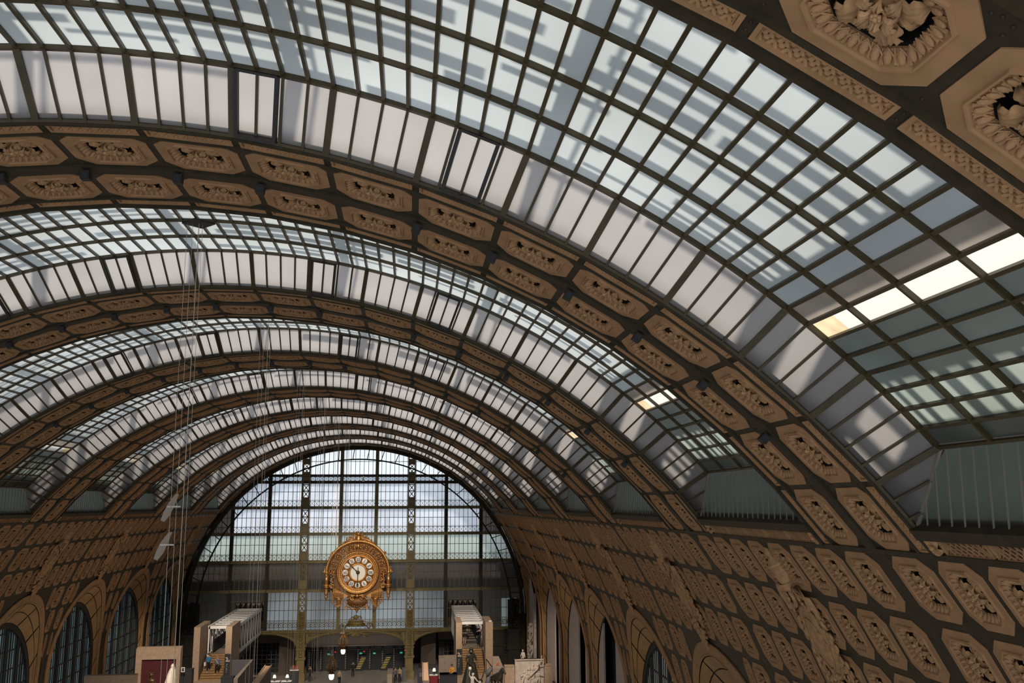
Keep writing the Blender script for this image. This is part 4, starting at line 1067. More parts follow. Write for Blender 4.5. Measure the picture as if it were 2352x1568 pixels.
    cr.lathe([(0.0, 4.55), (0.34, 4.5), (0.36, 4.36), (0.26, 4.3), (0.28, 4.0), (0.34, 3.9), (0.30, 3.7)], 14, (0, -0.35, -0.10))
    for q in range(6): a = 2*PI*q/6; cr.box((0.30*math.cos(a)-0.06, -0.35+0.3*math.sin(a)-0.06, 4.38), (0.30*math.cos(a)+0.06, -0.35+0.3*math.sin(a)+0.06, 4.58))
    for s in (-1, 1):
        cr.spiral((0.62*s, -0.4, 3.95), 0.34, 1.5, 0.09, 0, s, 0.1, 24, PI/2); cr.spiral((1.15*s, -0.4, 3.72), 0.27, 1.4, 0.07, 0, -s, 0.1, 22, 0)
        cr.tube([(0.3*s, -0.4, 3.65), (0.8*s, -0.45, 3.75), (1.35*s, -0.42, 3.5), (1.75*s, -0.4, 3.3)], [0.10, 0.12, 0.1, 0.05], 6)
        for q in range(26): t = q/25; cr.ball((s*(0.35+1.05*t)+rs.uniform(-.08, .08), -0.45-rs.uniform(0, .12), 4.25-0.75*t+rs.uniform(-.22, .12)), rs.uniform(0.05, 0.11), 6, 4)
    cr.obj('crest', 'gold', root, True)
    ks = MB(); ks.ball((0, -0.5, 2.95), (0.22, 0.2, 0.28), 10, 6)
    for s in (-1, 1): ks.spiral((0.38*s, -0.45, 2.85), 0.2, 1.3, 0.06, 0, s, 0.1, 18, PI/2)
    ks.obj('keystone', 'gold', root, True)
    # back body, side consoles with scrolls and drop finials
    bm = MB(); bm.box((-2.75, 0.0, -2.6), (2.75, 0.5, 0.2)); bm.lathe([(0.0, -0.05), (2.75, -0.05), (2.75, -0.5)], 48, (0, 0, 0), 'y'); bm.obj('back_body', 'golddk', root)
    for s in (-1, 1):
        c = MB(); x = 3.48*s
        c.box((x-0.20, -0.55, -1.35), (x+0.20, 0.35, -0.15)); c.box((x-0.36, -0.7, -1.45), (x+0.36, 0.4, -1.28)); c.box((x-0.30, -0.64, -1.62), (x+0.30, 0.35, -1.45))
        c.box((x-0.26, -0.6, -0.15), (x+0.26, 0.35, 0.02)); c.ball((x, -0.55, 0.06), (0.22, 0.2, 0.2), 8, 5); c.lathe([(0.0, 0.9), (0.05, 0.5), (0.12, 0.3), (0.10, 0.05)], 8, (x+0.22*s, -0.4, -0.2), 'z')
        c.tube([(x+0.2*s, -0.4, 0.12), (x+0.62*s, -0.4, 0.12)], [0.08, 0.02], 6)
        c.obj('console', 'gold', root, True)
        f = MB(); f.lathe([(0.28, -1.62), (0.22, -1.8), (0.26, -2.0), (0.20, -2.25), (0.24, -2.35), (0.12, -2.45), (0.17, -2.6), (0.18, -2.75), (0.07, -2.85), (0.10, -2.95), (0.03, -3.15), (0.0, -3.2)], 12, (x, -0.2, 0)); f.obj('drop_finial', 'gold', root, True)
        v = MB(); v.spiral((2.82*s, -0.5, -1.42), 0.30, 1.9, 0.085, 0, -s, 0.1, 30, PI/2); v.tube([(2.82*s, -0.5, -1.12), (2.95*s, -0.5, -0.9), (3.1*s, -0.5, -0.75)], [0.08, 0.09, 0.07], 6); v.obj('volute', 'gold', root, True)
        sd = MB()
        for q in range(30): sd.ball((s*(2.75+rs.uniform(-.15, .25)), -0.45-rs.uniform(0, .15), -1.0+1.35*q/29), rs.uniform(0.06, 0.12), 6, 4)
        sd.obj('side_foliage', 'gold', root, True)
        fl = MB()                           # fluted lower flank
        fl.add([(1.0*s, -0.1, -2.55), (2.75*s, -0.1, -1.55), (2.65*s, -0.1, -2.75), (1.55*s, -0.1, -2.9)], [(0, 1, 2, 3)])
        for q in range(9): xx = s*(1.6+0.125*q); fl.tube([(xx, -0.16, -2.72), (xx, -0.16, -2.0+0.05*q)], 0.045, 5)
        fl.box((min(1.55*s, 2.75*s), -0.3, -2.82), (max(1.55*s, 2.75*s), 0.1, -2.70))
        for q in range(6): fl.ball((s*(1.66+0.2*q), -0.33, -2.66), 0.075, 6, 4)
        fl.obj('fluted_flank', 'gold', root, True)
        un = MB(); un.lathe([(0.42, -2.82), (0.45, -2.95), (0.30, -3.05), (0.34, -3.2), (0.24, -3.35), (0.30, -3.5), (0.16, -3.75), (0.20, -3.9), (0.06, -4.05), (0.0, -4.1)], 14, (2.05*s, -0.15, 0)); un.obj('pendant', 'gold', root, True)
        gm = MB()                           # hanging garlands
        for q in range(60):
            t = q/59; xx = s*(1.5 + 1.35*t); zz = -2.9 - 0.95*math.sin(PI*t) + 0.25*t
            gm.ball((xx+rs.uniform(-.09, .09), -0.35-rs.uniform(0, .12), zz+rs.uniform(-.12, .12)), rs.uniform(0.05, 0.10), 6, 4)
        for q in range(22): gm.ball((s*2.85+rs.uniform(-.1, .1), -0.35, -2.0-1.2*q/21), rs.uniform(0.05, 0.1), 6, 4)
        gm.obj('garland', 'ornament', root, True)
    # lower cartouche
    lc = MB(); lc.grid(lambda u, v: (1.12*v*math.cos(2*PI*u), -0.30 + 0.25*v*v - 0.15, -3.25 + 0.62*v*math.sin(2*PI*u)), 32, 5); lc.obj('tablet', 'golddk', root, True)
    lf = MB(); lf.tube([(1.2*math.cos(2*PI*q/36), -0.4, -3.25+0.72*math.sin(2*PI*q/36)) for q in range(36)], 0.075, 6, True)
    for s in (-1, 1):
        lf.spiral((0.55*s, -0.45, -2.75), 0.30, 1.6, 0.09, 0, s, 0.1, 24, 0); lf.spiral((1.15*s, -0.45, -3.85), 0.22, 1.5, 0.07, 0, -s, 0.1, 22, PI/2)
        lf.tube([(0.1*s, -0.5, -2.6), (0.3*s, -0.55, -2.5), (0.7*s, -0.5, -2.45), (1.1*s, -0.45, -2.75)], [0.08, 0.1, 0.1, 0.06], 6); lf.tube([(0.1*s, -0.45, -4.0), (0.5*s, -0.5, -3.95), (1.0*s, -0.45, -3.7)], [0.1, 0.1, 0.05], 6)
    for q in range(5): lf.ball((0.22*(q-2), -0.5, -3.72+0.04*abs(q-2)), 0.09, 6, 4)
    lf.lathe([(0.30, -3.9), (0.24, -4.05), (0.12, -4.2), (0.14, -4.28), (0.0, -4.42)], 12, (0, -0.35, 0)); lf.ball((0, -0.55, -2.55), (0.2, 0.15, 0.2), 8, 5)
    lf.obj('tablet_frame', 'gold', root, True)
    for s in (-1, 1):
        for (x, z) in ((2.4, -0.5), (1.5, -2.1)):
            mb = MB(); mb.box((x*s-0.1, 0.4, z-0.1), (x*s+0.1, 1.3, z+0.1)); mb.obj('wall_bracket', 'dark', root)
clock()

# ------------------------------------------------------------------ figures: skinned skeletons, one continuous body each
def skin_mesh(name, verts, edges, radii, mname, sub=1, root=0):
    me = bpy.data.meshes.new(name + '_skeleton'); me.from_pydata([tuple(v) for v in verts], edges, [])
    o = bpy.data.objects.new(name + '_skeleton', me); COL.objects.link(o)
    o.modifiers.new('skin', 'SKIN')
    sv = me.skin_vertices[0].data
    for i, r in enumerate(radii):
        rr = r if isinstance(r, tuple) else (r, r); sv[i].radius = rr; sv[i].use_root = (i == root)
    if sub: s = o.modifiers.new('sub', 'SUBSURF'); s.levels = sub; s.render_levels = sub
    bpy.context.view_layer.update()
    dg = bpy.context.evaluated_depsgraph_get(); ev = o.evaluated_get(dg)
    out = bpy.data.meshes.new_from_object(ev); out.name = name
    bpy.data.objects.remove(o); bpy.data.meshes.remove(me)
    out.materials.clear(); out.materials.append(MT[mname])
    for p in out.polygons: p.use_smooth = True
    return out
STAND = dict(pel=(0,0,.95), sp=(0,.01,1.15), ch=(0,0,1.34), nk=(0,0,1.48), hd0=(0,-.02,1.56), hd1=(0,-.03,1.66), hd2=(0,-.02,1.73),
             shL=(-.17,0,1.41), elL=(-.23,.02,1.13), wrL=(-.22,-.08,.90), shR=(.17,0,1.41), elR=(.23,.02,1.13), wrR=(.22,-.08,.90),
             hpL=(-.09,0,.90), knL=(-.10,-.02,.50), anL=(-.10,.02,.08), hpR=(.09,0,.90), knR=(.10,-.02,.50), anR=(.10,.02,.08))
WALK = dict(STAND, knL=(-.10,-.14,.52), anL=(-.10,-.16,.10), knR=(.10,.04,.50), anR=(.10,.26,.14), wrL=(-.22,.10,.92), wrR=(.22,-.20,.94))
SIT = dict(STAND, pel=(0,0,.50), sp=(0,.02,.70), ch=(0,-.02,.90), nk=(0,-.05,1.04), hd0=(0,-.08,1.11), hd1=(0,-.10,1.21), hd2=(0,-.09,1.28), shL=(-.17,-.02,.97), elL=(-.24,-.06,.70), wrL=(-.14,-.30,.62),
           shR=(.17,-.02,.97), elR=(.24,-.06,.70), wrR=(.14,-.30,.62), hpL=(-.09,0,.47), knL=(-.11,-.44,.50), anL=(-.11,-.40,.08), hpR=(.09,0,.47), knR=(.11,-.44,.50), anR=(.11,-.42,.08))
def body_graph(J, fat=0.0):
    V = []; Ed = []; Rr = []
    def n(k, r, par=None, p=None):
        V.append(Vector(p if p is not None else J[k])); Rr.append((r if not isinstance(r, tuple) else r)); i = len(V) - 1
        if par is not None: Ed.append((par, i))
        return i
    pel = n('pel', (.135+fat, .10+fat)); sp = n('sp', (.125+fat, .09+fat), pel); ch = n('ch', (.155+fat, .10+fat), sp); nk = n('nk', .05, ch)
    h0 = n('hd0', .068, nk); h1 = n('hd1', (.085, .098), h0); h2 = n('hd2', .062, h1)
    for s in 'LR':
        sh = n('sh'+s, .06+fat, ch); el = n('el'+s, .043+fat*.6, sh); wr = n('wr'+s, .027, el)
        a, b = Vector(J['el'+s]), Vector(J['wr'+s]); d = (b - a).normalized(); side = Vector((1, 0, 0)) * (1 if s == 'L' else -1)
        pm = n(None, (.034, .018), wr, b + d*.07)
        for q, (off, L) in enumerate(((-.028, .075), (-.009, .085), (.010, .08), (.027, .062))):
            f1 = n(None, .0095, pm, b + d*.10 + side.cross(d)*off*.9); f2 = n(None, .0085, f1, b + d*(.10+L*.55) + side.cross(d)*off + side*.01); n(None, .0065, f2, b + d*(.10+L) + side.cross(d)*off + side*.03)
        t1 = n(None, .0105, wr, b + d*.035 + side.cross(d)*-.035); n(None, .0085, t1, b + d*.075 + side.cross(d)*-.055 + side*.015)
        hp = n('hp'+s, .085+fat, pel); kn = n('kn'+s, .058+fat*.6, hp); an = n('an'+s, .04, kn); n(None, (.036, .04), an, Vector(J['an'+s]) + Vector((0, -.09, -.035))); n(None, .026, len(V)-1, Vector(J['an'+s]) + Vector((0, -.17, -.048)))
    return V, Ed, Rr
def head_bits(J, hairmat, parent, hat=None):
    h = Vector(J['hd1']); f = MB()
    f.ball((h.x, h.y-.093, h.z-.01), (.013, .022, .02), 6, 4)
    f.ball((h.x-.09, h.y+.01, h.z), (.012, .022, .03), 6, 4); f.ball((h.x+.09, h.y+.01, h.z), (.012, .022, .03), 6, 4)
    f.obj('nose_and_ears', 'skin', parent, True)['kind'] = 'stuff'
    e = MB()
    for s in (-1, 1): e.ball((h.x+.032*s, h.y-.086, h.z+.022), .010, 6, 4)
    e.box((h.x-.025, h.y-.094, h.z-.05), (h.x+.025, h.y-.08, h.z-.043)); e.obj('eyes_and_mouth', 'hair', parent)['kind'] = 'stuff'
    hm = MB()
    if hat == 'long': hm.ball((h.x, h.y+.02, h.z+.035), (.102, .108, .10), 10, 6); hm.ball((h.x, h.y+.06, h.z-.10), (.095, .06, .17), 8, 6)
    elif hat == 'bald': hm.ball((h.x, h.y+.035, h.z-.02), (.094, .075, .06), 10, 6)
    else: hm.ball((h.x, h.y+.02, h.z+.04), (.098, .105, .085), 10, 6)
    hm.obj('hair', hairmat, parent, True)
def sub_graph(J, keys, edges, radii):
    idx = {k: i for i, k in enumerate(keys)}
    return [Vector(J[k]) for k in keys], [(idx[a], idx[b]) for a, b in edges], [radii[k] for k in keys]
def person(loc, rz, label, J, top, bottom, hair='hair', hat=None, extras=None, scale=1.0):
    root = thing('person', loc, label, 'person', 'visitors and staff in the hall', rz); root.scale = (scale,)*3
    link('body', skin_mesh('body', *body_graph(J), 'skin'), root)
    V, E_, Rr = sub_graph(J, ['sp', 'ch', 'pel', 'shL', 'elL', 'wrL', 'shR', 'elR', 'wrR'], [('sp','ch'), ('sp','pel'), ('ch','shL'), ('shL','elL'), ('elL','wrL'), ('ch','shR'), ('shR','elR'), ('elR','wrR')],
                          dict(sp=(.150,.115), ch=(.175,.125), pel=(.155,.125), shL=.08, elL=.058, wrL=.042, shR=.08, elR=.058, wrR=.042))
    link('jacket', skin_mesh('jacket', V, E_, Rr, top), root)
    V, E_, Rr = sub_graph(J, ['pel', 'hpL', 'knL', 'anL', 'hpR', 'knR', 'anR'], [('pel','hpL'), ('hpL','knL'), ('knL','anL'), ('pel','hpR'), ('hpR','knR'), ('knR','anR')], dict(pel=(.15,.118), hpL=.10, knL=.072, anL=.056, hpR=.10, knR=.072, anR=.056))
    link('trousers', skin_mesh('trousers', V, E_, Rr, bottom), root)
    for s in 'LR':
        a = Vector(J['an'+s]); m = MB(); m.ball((a.x, a.y-.07, a.z-.04), (.05, .14, .045), 8, 5); m.obj('shoe', 'cwhite' if top in ('cblue', 'cblue2') else 'cdark', root, True)
    head_bits(J, hair, root, hat)
    if extras: extras(root)
    return root
T3 = 3.10
def bag(root): m = MB(); m.box((-.42, -.12, .62), (-.26, .10, .95)); m.tube([(-.34, -.05, .95), (-.24, -.02, 1.1)], .012, 5); m.obj('white_bag', 'cwhite', root)
def strap(root): m = MB(); m.bar((-.16, -.14, 1.42), (.16, -.15, 1.02), .04, .02, (0, 1, 0)); m.obj('bag_strap', 'cwhite', root)
person((-13.12, 96.55, T3+.50), .1, 'person in bright blue jacket and white shoes descending the left stairs', WALK, 'cblue', 'cdark', 'hair', None, bag)
person((-12.22, 96.15, T3+.34), -.1, 'grey haired person in blue shirt and dark coat descending the left stairs', WALK, 'cblue2', 'cdark', 'haird', 'bald', strap)
person((13.45, 100.8, 4.98), .2, 'person in a black suit standing on the right footbridge beside its parapet', STAND, 'cdark', 'cdark', 'hair')
person((12.02, 101.2, 4.98), PI, 'person in a grey shirt seen from behind on the right footbridge', WALK, 'cgrey', 'cbeige', 'hair')
person((12.55, 105.5, 4.98), PI, 'person in pale clothes further along the right footbridge', WALK, 'cbeige', 'cgrey', 'hair')
person((10.25, 90.6, T3+.42), -.5, 'long haired person in a yellow top sitting on the black block', SIT, 'cyel', 'cdark', 'hair', 'long')
person((-5.1, 114.0, ZF), .1, 'person in black standing beside the left olive column of the entrance arch', STAND, 'cdark', 'cdark', 'hair')
person((-.35, 116.6, ZF), -.1, 'person in dark clothes standing alone in front of the entrance doors', STAND, 'cdark', 'cdark', 'hair')
person((4.72, 112.0, ZF), .5, 'person in a grey top standing in a pair near the right entrance column', STAND, 'cgrey', 'cdark', 'hair')
person((5.22, 112.2, ZF), -.5, 'person in a beige jacket standing in a pair near the right entrance column', STAND, 'cbeige', 'cdark', 'hair', 'long')
person((-1.55, 111.2, ZF), .3, 'person in dark trousers half hidden by the lower hanging lantern', WALK, 'cbeige', 'cdark', 'hair')
person((-6.2, 96.2, 1.15), .3, 'person seated at a table between the two white shaded lamps', SIT, 'cdark', 'cdark', 'hair')

# ------------------------------------------------------------------ statues and casts
def statue(name, loc, rz, label, J, mname, scale, plinth=None, robe=None, more=None, cat='statue'):
    root = thing(name, loc, label, cat, None, rz)
    b = link('carved_body', skin_mesh('carved_body', *body_graph(J, .012), mname, 2), root); b.scale = (scale,)*3
    h = Vector(J['hd1']); f = MB(); f.ball((h.x, h.y-.095, h.z-.01), (.014, .024, .022), 6, 4); f.ball((h.x, h.y+.02, h.z+.05), (.105, .11, .085), 10, 6)
    for s in (-1, 1): f.ball((h.x+.034*s, h.y-.085, h.z+.02), .012, 6, 4); f.ball((h.x+.092*s, h.y+.01, h.z), (.012, .02, .03), 6, 4)
    q = f.obj('carved_head_detail', mname, root, True); q['kind'] = 'stuff'; q.scale = (scale,)*3
    if robe: robe(root)
    if more: more(root)
    if plinth:
        w, d, hh, pm = plinth; m = MB(); m.box((-w/2, -d/2, -hh), (w/2, d/2, -.08)); m.box((-w/2-.06, -d/2-.06, -hh), (w/2+.06, d/2+.06, -hh+.2)); m.box((-w/2-.04, -d/2-.04, -.08), (w/2+.04, d/2+.04, 0)); m.obj('plinth', pm, root)
    return root
def robeL(root):
    m = MB(); N = 26
    def fn(u, v):
        a = 2*PI*u; w = .24 + .30*(1-v)**.8; rr = w*(1 + .09*math.sin(9*a + 3*v) + .05*math.sin(17*a))
        return (rr*math.cos(a)*.95 - .28*(1-v), rr*math.sin(a)*.75, 1.46*v)
    m.grid(fn, N*2, 10); m.obj('robe', 'marble', root, True)
    k = MB(); k.ball((0, .02, 1.66), (.17, .18, .19), 12, 8); k.tube([(.16*math.cos(2*PI*q/16), .02+.15*math.sin(2*PI*q/16), 1.50+.03*math.cos(2*PI*q/16)) for q in range(16)], .06, 6, True); k.obj('hood', 'marble', root, True)
statue('marble_statue', (-14.0, 86.0, T3+1.15), .9, 'pale marble statue of a hooded robed figure before the dark red panel', STAND, 'marble', 1.05, (1.0, 1.0, 1.15, 'stone'), robeL)
ARMUP = dict(SIT, elL=(-.30,-.10,1.18), wrL=(-.26,-.14,1.46), elR=(.34,-.10,.74), wrR=(.52,-.24,.56), hd0=(.02,-.06,1.11), hd1=(.05,-.09,1.20), hd2=(.06,-.08,1.27))
def ballup(root): m = MB(); m.ball((-.24, -.15, 1.72), (.15, .15, .15), 14, 10); m.obj('raised_ball', 'marble', root, True); q = MB(); q.ball((.62, -.26, .56), (.13, .12, .11), 12, 8); q.obj('lower_ball', 'marble', root, True); r_ = MB(); r_.box((-.35, -.25, -.02), (.35, .35, .42)); r_.obj('rock_seat', 'marble', root)
statue('marble_statue', (11.7, 84.0, T3+.72), .1, 'white marble seated nude statue raising a round ball in front of the bronze', ARMUP, 'marble', 1.0, (1.1, 1.0, .72, 'stone'), None, ballup)
BRZ = dict(STAND, elL=(-.30,.0,1.16), wrL=(-.16,-.22,1.02), elR=(.30,.03,1.12), wrR=(.34,-.14,.86))
def bronzerobe(root):
    m = MB()
    def fn(u, v):
        a = 2*PI*u; w = .36 + .42*(1-v); rr = w*(1 + .10*math.sin(7*a + 2*v)); return (rr*math.cos(a), rr*math.sin(a)*.8, 1.75*v)
    m.grid(fn, 40, 8); m.obj('drapery', 'bronze', root, True)
    k = MB(); k.lathe([(.0, 3.30), (.14, 3.26), (.20, 3.12), (.22, 3.0), (.30, 2.96), (.22, 2.93)], 14, (0, .02, -.28)); k.obj('helmet', 'bronze', root, True)
    w = MB(); w.tube([(.55, -.1, .05), (.85, -.2, .15), (1.05, -.2, .55), (1.12, -.2, .95)], [.10, .09, .06, .03], 6); w.ball((.75, -.2, .12), (.32, .25, .2), 8, 6); w.obj('trailing_foot_group', 'bronze', root, True)
statue('bronze_statue', (11.85, 88.0, T3+.50), .2, 'dark green bronze draped figure in a helmet standing at the foot of the right stairs', BRZ, 'bronze', 1.72, (1.5, 1.4, .50, 'stone'), bronzerobe)
# bronze bust before the red panel
b = thing('bronze_bust', (-16.5, 89.0, T3+1.0), 'brown bronze bust on a plinth in front of the dark red panel', 'statue')
m = MB(); m.ball((0, 0, .60), (.17, .20, .24), 12, 9); m.ball((0, -.20, .58), (.035, .05, .06), 6, 5); m.tube([(0, .02, .1), (0, .0, .45)], [.13, .10], 8); m.ball((0, .02, .12), (.42, .22, .24), 12, 7)
for q in range(26): a = q*2.4; m.ball((.16*math.cos(a), .05+.14*math.sin(a)*.9, .62+.20*math.sin(q*.37)), .065, 6, 4)
for s in (-1, 1): m.ball((.07*s, -.17, .64), .03, 6, 4)
m.obj('bust', 'brownbronze', b, True); m = MB(); m.box((-.3, -.25, -1.0), (.3, .25, -.06)); m.box((-.36, -.3, -.12), (.36, .3, -.04)); m.box((-.36, -.3, -1.0), (.36, .3, -.85)); m.obj('plinth', 'stone', b)
# dark horse at the right edge of the stairs
HV = [(0,.55,1.25), (0,.1,1.22), (0,-.45,1.28), (0,-.75,1.62), (0,-.95,1.92), (0,-1.22,1.80), (0,-1.42,1.62), (.06,-.95,2.08), (-.06,-.95,2.08), (0,.85,1.1), (0,.98,.7)]
HE = [(0,1),(1,2),(2,3),(3,4),(4,5),(5,6),(4,7),(4,8),(0,9),(9,10)]; HR = [(.30,.34), (.30,.33), (.27,.32), (.17,.24), (.13,.17), (.10,.12), (.08,.08), .03, .03, .06, .05]
for sx in (-1, 1):
    i = len(HV); HV += [(.17*sx,-.5,.95), (.17*sx,-.52,.55), (.17*sx,-.5,.12)]; HE += [(2,i),(i,i+1),(i+1,i+2)]; HR += [.13,.07,.055]
    i = len(HV); HV += [(.18*sx,.6,.92), (.18*sx,.48,.66), (.18*sx,.72,.42), (.18*sx,.66,.10)]; HE += [(0,i),(i,i+1),(i+1,i+2),(i+2,i+3)]; HR += [.17,.10,.065,.055]
h = thing('horse_statue', (14.0, 86.0, T3+.1), 'black bronze horse with arched neck at the right of the right stairs', 'statue', None, .5)
link('carved_body', skin_mesh('carved_body', HV, HE, HR, 'bronze', 2), h)
m = MB(); m.tube([(0, -.62, 1.72), (0, -.80, 1.98), (0, -.93, 2.10)], [.10, .09, .05], 6)
for q in range(9): m.ball((0, -.35-.07*q, 1.58+.06*q), (.045, .10, .13), 6, 4)
m.obj('mane', 'dark', h, True)
m = MB(); m.box((-.5, -1.0, -.1), (.5, 1.1, .06)); m.obj('base', 'dark', h)
m = MB()
for (x0, y0, z0, x1, y1, z1) in ((-.95, .2, .2, -.75, .1, 1.5), (-.95, .2, 1.5, -.55, .0, 2.0)): m.tube([(x0, y0, z0), (x1, y1, z1)], [.30, .16], 8)
m.obj('shield_slab', 'slate', h, True)

def relief(m, w, hgt, seed, n, d):
    rs = random.Random(seed)
    for q in range(n):
        x, z = rs.uniform(-w*.4, w*.4), rs.uniform(.12*hgt, .72*hgt)
        m.ball((x, -d*.2, z+.42), (.13, d, .15), 10, 6); m.ball((x+rs.uniform(-.1, .1), -d*.1, z+.10), (.22, d, .30), 10, 6)
        for e in (-1, 1): m.tube([(x+.15*e, -d*.3, z+.25), (x+.35*e+rs.uniform(-.1, .1), -d*.6, z+rs.uniform(-.1, .4)), (x+.45*e+rs.uniform(-.2, .2), -d*.4, z+rs.uniform(-.2, .6))], [.08, .065, .04], 6)
        for e in (-1, 1): m.tube([(x+.10*e, -d*.2, z-.1), (x+.2*e+rs.uniform(-.1, .1), -d*.6, z-.45), (x+.12*e, -d*.3, z-.85)], [.12, .09, .05], 6)
        for c in range(6): m.ball((x+rs.uniform(-.12, .12), -d*.4, z+.50+rs.uniform(-.04, .1)), .05, 5, 4)
r = thing('relief_panel', (17.2, 88.0, T3), 'large grey plaster relief panel crowded with figures, standing on the right terrace', 'sculpture')
m = MB(); m.box((-1.32, 0, 0), (1.32, .35, 2.46)); m.box((-1.35, -.10, 2.36), (1.30, .35, 2.46)); m.box((-1.32, -.06, 0), (-1.22, 0, 2.4)); m.box((1.22, -.06, 0), (1.32, 0, 2.3)); m.obj('slab', 'cast', r)
m = MB(); relief(m, 2.4, 2.2, 12, 9, .16); m.tube([(-.2, -.1, .7), (.25, -.2, 1.2), (.75, -.25, 1.65), (1.05, -.2, 2.2), (1.14, -.15, 2.75)], [.10, .10, .09, .06, .03], 7); m.obj('relief_figures', 'cast', r, True)
statue('reclining_statue', (16.75, 89.05, T3+2.02), -.6, 'small plaster figure sitting on the shelf behind the top of the relief panel', dict(SIT, wrR=(.45,-.35,.62), knL=(-.11,-.44,.36), anL=(-.05,-.85,.42), knR=(.15,-.46,.40), anR=(.15,-.9,.36)), 'cast', .85, (.9, 1.0, 2.02, 'stone'))
for x, nm in ((15.4, 'left'), (18.9, 'right')):
    m = MB(); m.box((x-.45, 88.1, T3), (x+.42, 88.8, 4.90)); m.box((x-.47, 88.06, 4.90), (x+.44, 88.84, 4.98)); tag(m.obj('stone_pier', 'stone'), f'buff stone pier with a flat cap at the {nm} side of the relief panel', 'pier')
r = thing('plaster_cast', (20.0, 107.6, ZF), 'tall weathered plaster cast of a figure group filling the farthest right arch', 'sculpture')
m = MB(); n = 14; 
m.box((-.05, -1.9, 0), (.25, 1.9, 10.3)); m.grid(lambda u, v: (-.05 - .12*math.sin(PI*v), -1.9+3.8*v, 10.3 + 1.6*math.sin(PI*v)*u), 4, 12); m.obj('slab', 'cast', r)
m = MB(); relief(m, 3.0, 6.0, 21, 10, .35); m.map(lambda v: (v.y*1.0 - .1, v.x, v.z*1.15+1.6)); m.obj('relief_figures', 'cast', r, True)

# ------------------------------------------------------------------ stairs, stone slabs and white footbridges
for s, xa, xb, nm in ((-1, -13.70, -11.35, 'left'), (1, 11.42, 13.70, 'right')):
    r = thing('stairs', ((xa+xb)/2, 95.2, T3), f'oak staircase climbing between two stone slabs on the {nm}', 'stairs'); W = (xb - xa)/2; N = 11
    for q in range(N):
        m = MB(); m.box((-W, q*.38, 0), (W, (q+1)*.38+.02, 1.87*(q+1)/N)); m.obj('step', 'wood', r)
        m = MB(); m.box((-W+.02, q*.38-.025, 1.87*(q+1)/N-.035), (W-.02, q*.38, 1.87*(q+1)/N-.005)); m.obj('nosing', 'darkwall', r)
    m = MB(); m.box((-W, N*.38, 1.80), (W, N*.38+.25, 1.88)); m.obj('landing_edge', 'stonegr', r)
    for e in (-1, 1):
        m = MB(); x = e*(W-.06)
        m.tube([(x, 0, .9), (x, N*.38, 2.75), (x, N*.38+.4, 2.75)], .03, 6)
        for q in range(0, N+1, 3): m.tube([(x, q*.38, 1.87*q/N), (x, q*.38, .9+1.85*q/N)], .02, 5)
        m.obj('handrail', 'dark', r)
for nm, x0, x1, lab in (('A', -14.32, -13.72, 'outer left'), ('B', -11.33, -10.75, 'inner left'), ('C', 10.80, 11.40, 'inner right'), ('D', 13.72, 14.45, 'outer right')):
    m = MB(); m.hexa([(x0, 95, T3), (x1, 95, T3), (x1, 99.5, T3), (x0, 99.5, T3), (x0, 95, 8.02), (x1, 95, 8.02), (x1, 99.5, 8.08), (x0, 99.5, 8.08)])
    o = tag(m.obj('stone_slab', 'stone'), f'tall upright buff stone slab, {lab} of the four flanking the stairs', 'slab')
    j = MB()
    for z in (4.7, 6.35): j.box((x0-.004, 94.996, z), (x1+.004, 99.5, z+.015))
    j.obj('course_joint', 'stonegr', o)
    if nm == 'D': c = MB(); c.box((x0+.35, 95.3, 8.03), (x0+.62, 95.55, 8.13)); c.obj('small_camera', 'enamel', o)
for nm, x0, x1 in (('left', -13.52, -10.88), ('right', 11.22, 13.78)):
    r = thing('footbridge', ((x0+x1)/2, 98.0, 5.0), f'white steel truss footbridge running from the {nm} stairs to the end wall', 'bridge'); W = (x1-x0)/2; Lb = 15.6; H = 2.62; z0 = .02
    m = MB()
    for e in (-1, 1):
        for z in (z0, H): m.box((e*W-.10, 0, z-.15), (e*W+.10, Lb, z+.15))
    m.box((-W, 0, H-.15), (W, .16, H+.12)); m.box((-W, Lb-.16, H-.12), (W, Lb, H+.12)); m.obj('chords', 'white', r)
    for q in range(9):
        y = .75 + q*1.72; m = MB(); m.box((-W, y, H-.06), (W, y+.52, H+.04)); m.obj('roof_slat', 'white', r)
    for e in (-1, 1):
        for q in range(10):
            y = .1 + q*1.7; m = MB(); m.box((e*W-.06, y-.10, z0), (e*W+.06, y+.10, H)); m.obj('upright', 'white', r)
            if q < 9: m = MB(); m.bar((e*W, y+.1, H-.1), (e*W, y+1.6, z0+.1), .25, .10, (1, 0, 0)); m.obj('diagonal', 'white', r)
    m = MB(); m.box((-W, 1.3, -.32), (W, Lb, -.05)); m.obj('deck', 'stonegr', r)
    for e in (-1, 1): m = MB(); m.box((e*(W-.22)-.04, 1.3, -.05), (e*(W-.22)+.04, Lb, 1.25)); m.tube([(e*(W-.27), 1.3, 1.1), (e*(W-.27), Lb, 1.1)], .025, 5); m.obj('parapet', 'charcoal', r)
    m = MB(); m.hexa([(-W, 1.8, -.9), (W, 1.8, -.9), (W, Lb, -.6), (-W, Lb, -.6), (-W, 1.8, -.32), (W, 1.8, -.32), (W, Lb, -.32), (-W, Lb, -.32)]); m.obj('underside_beam', 'charcoal', r)
    for y in (6.5, 13.2): m = MB(); m.tube([(W-.3 if nm == 'left' else -W+.3, y, -5.6), (W-.3 if nm == 'left' else -W+.3, y, -.5)], .08, 8); m.obj('support_post', 'stonegr', r)

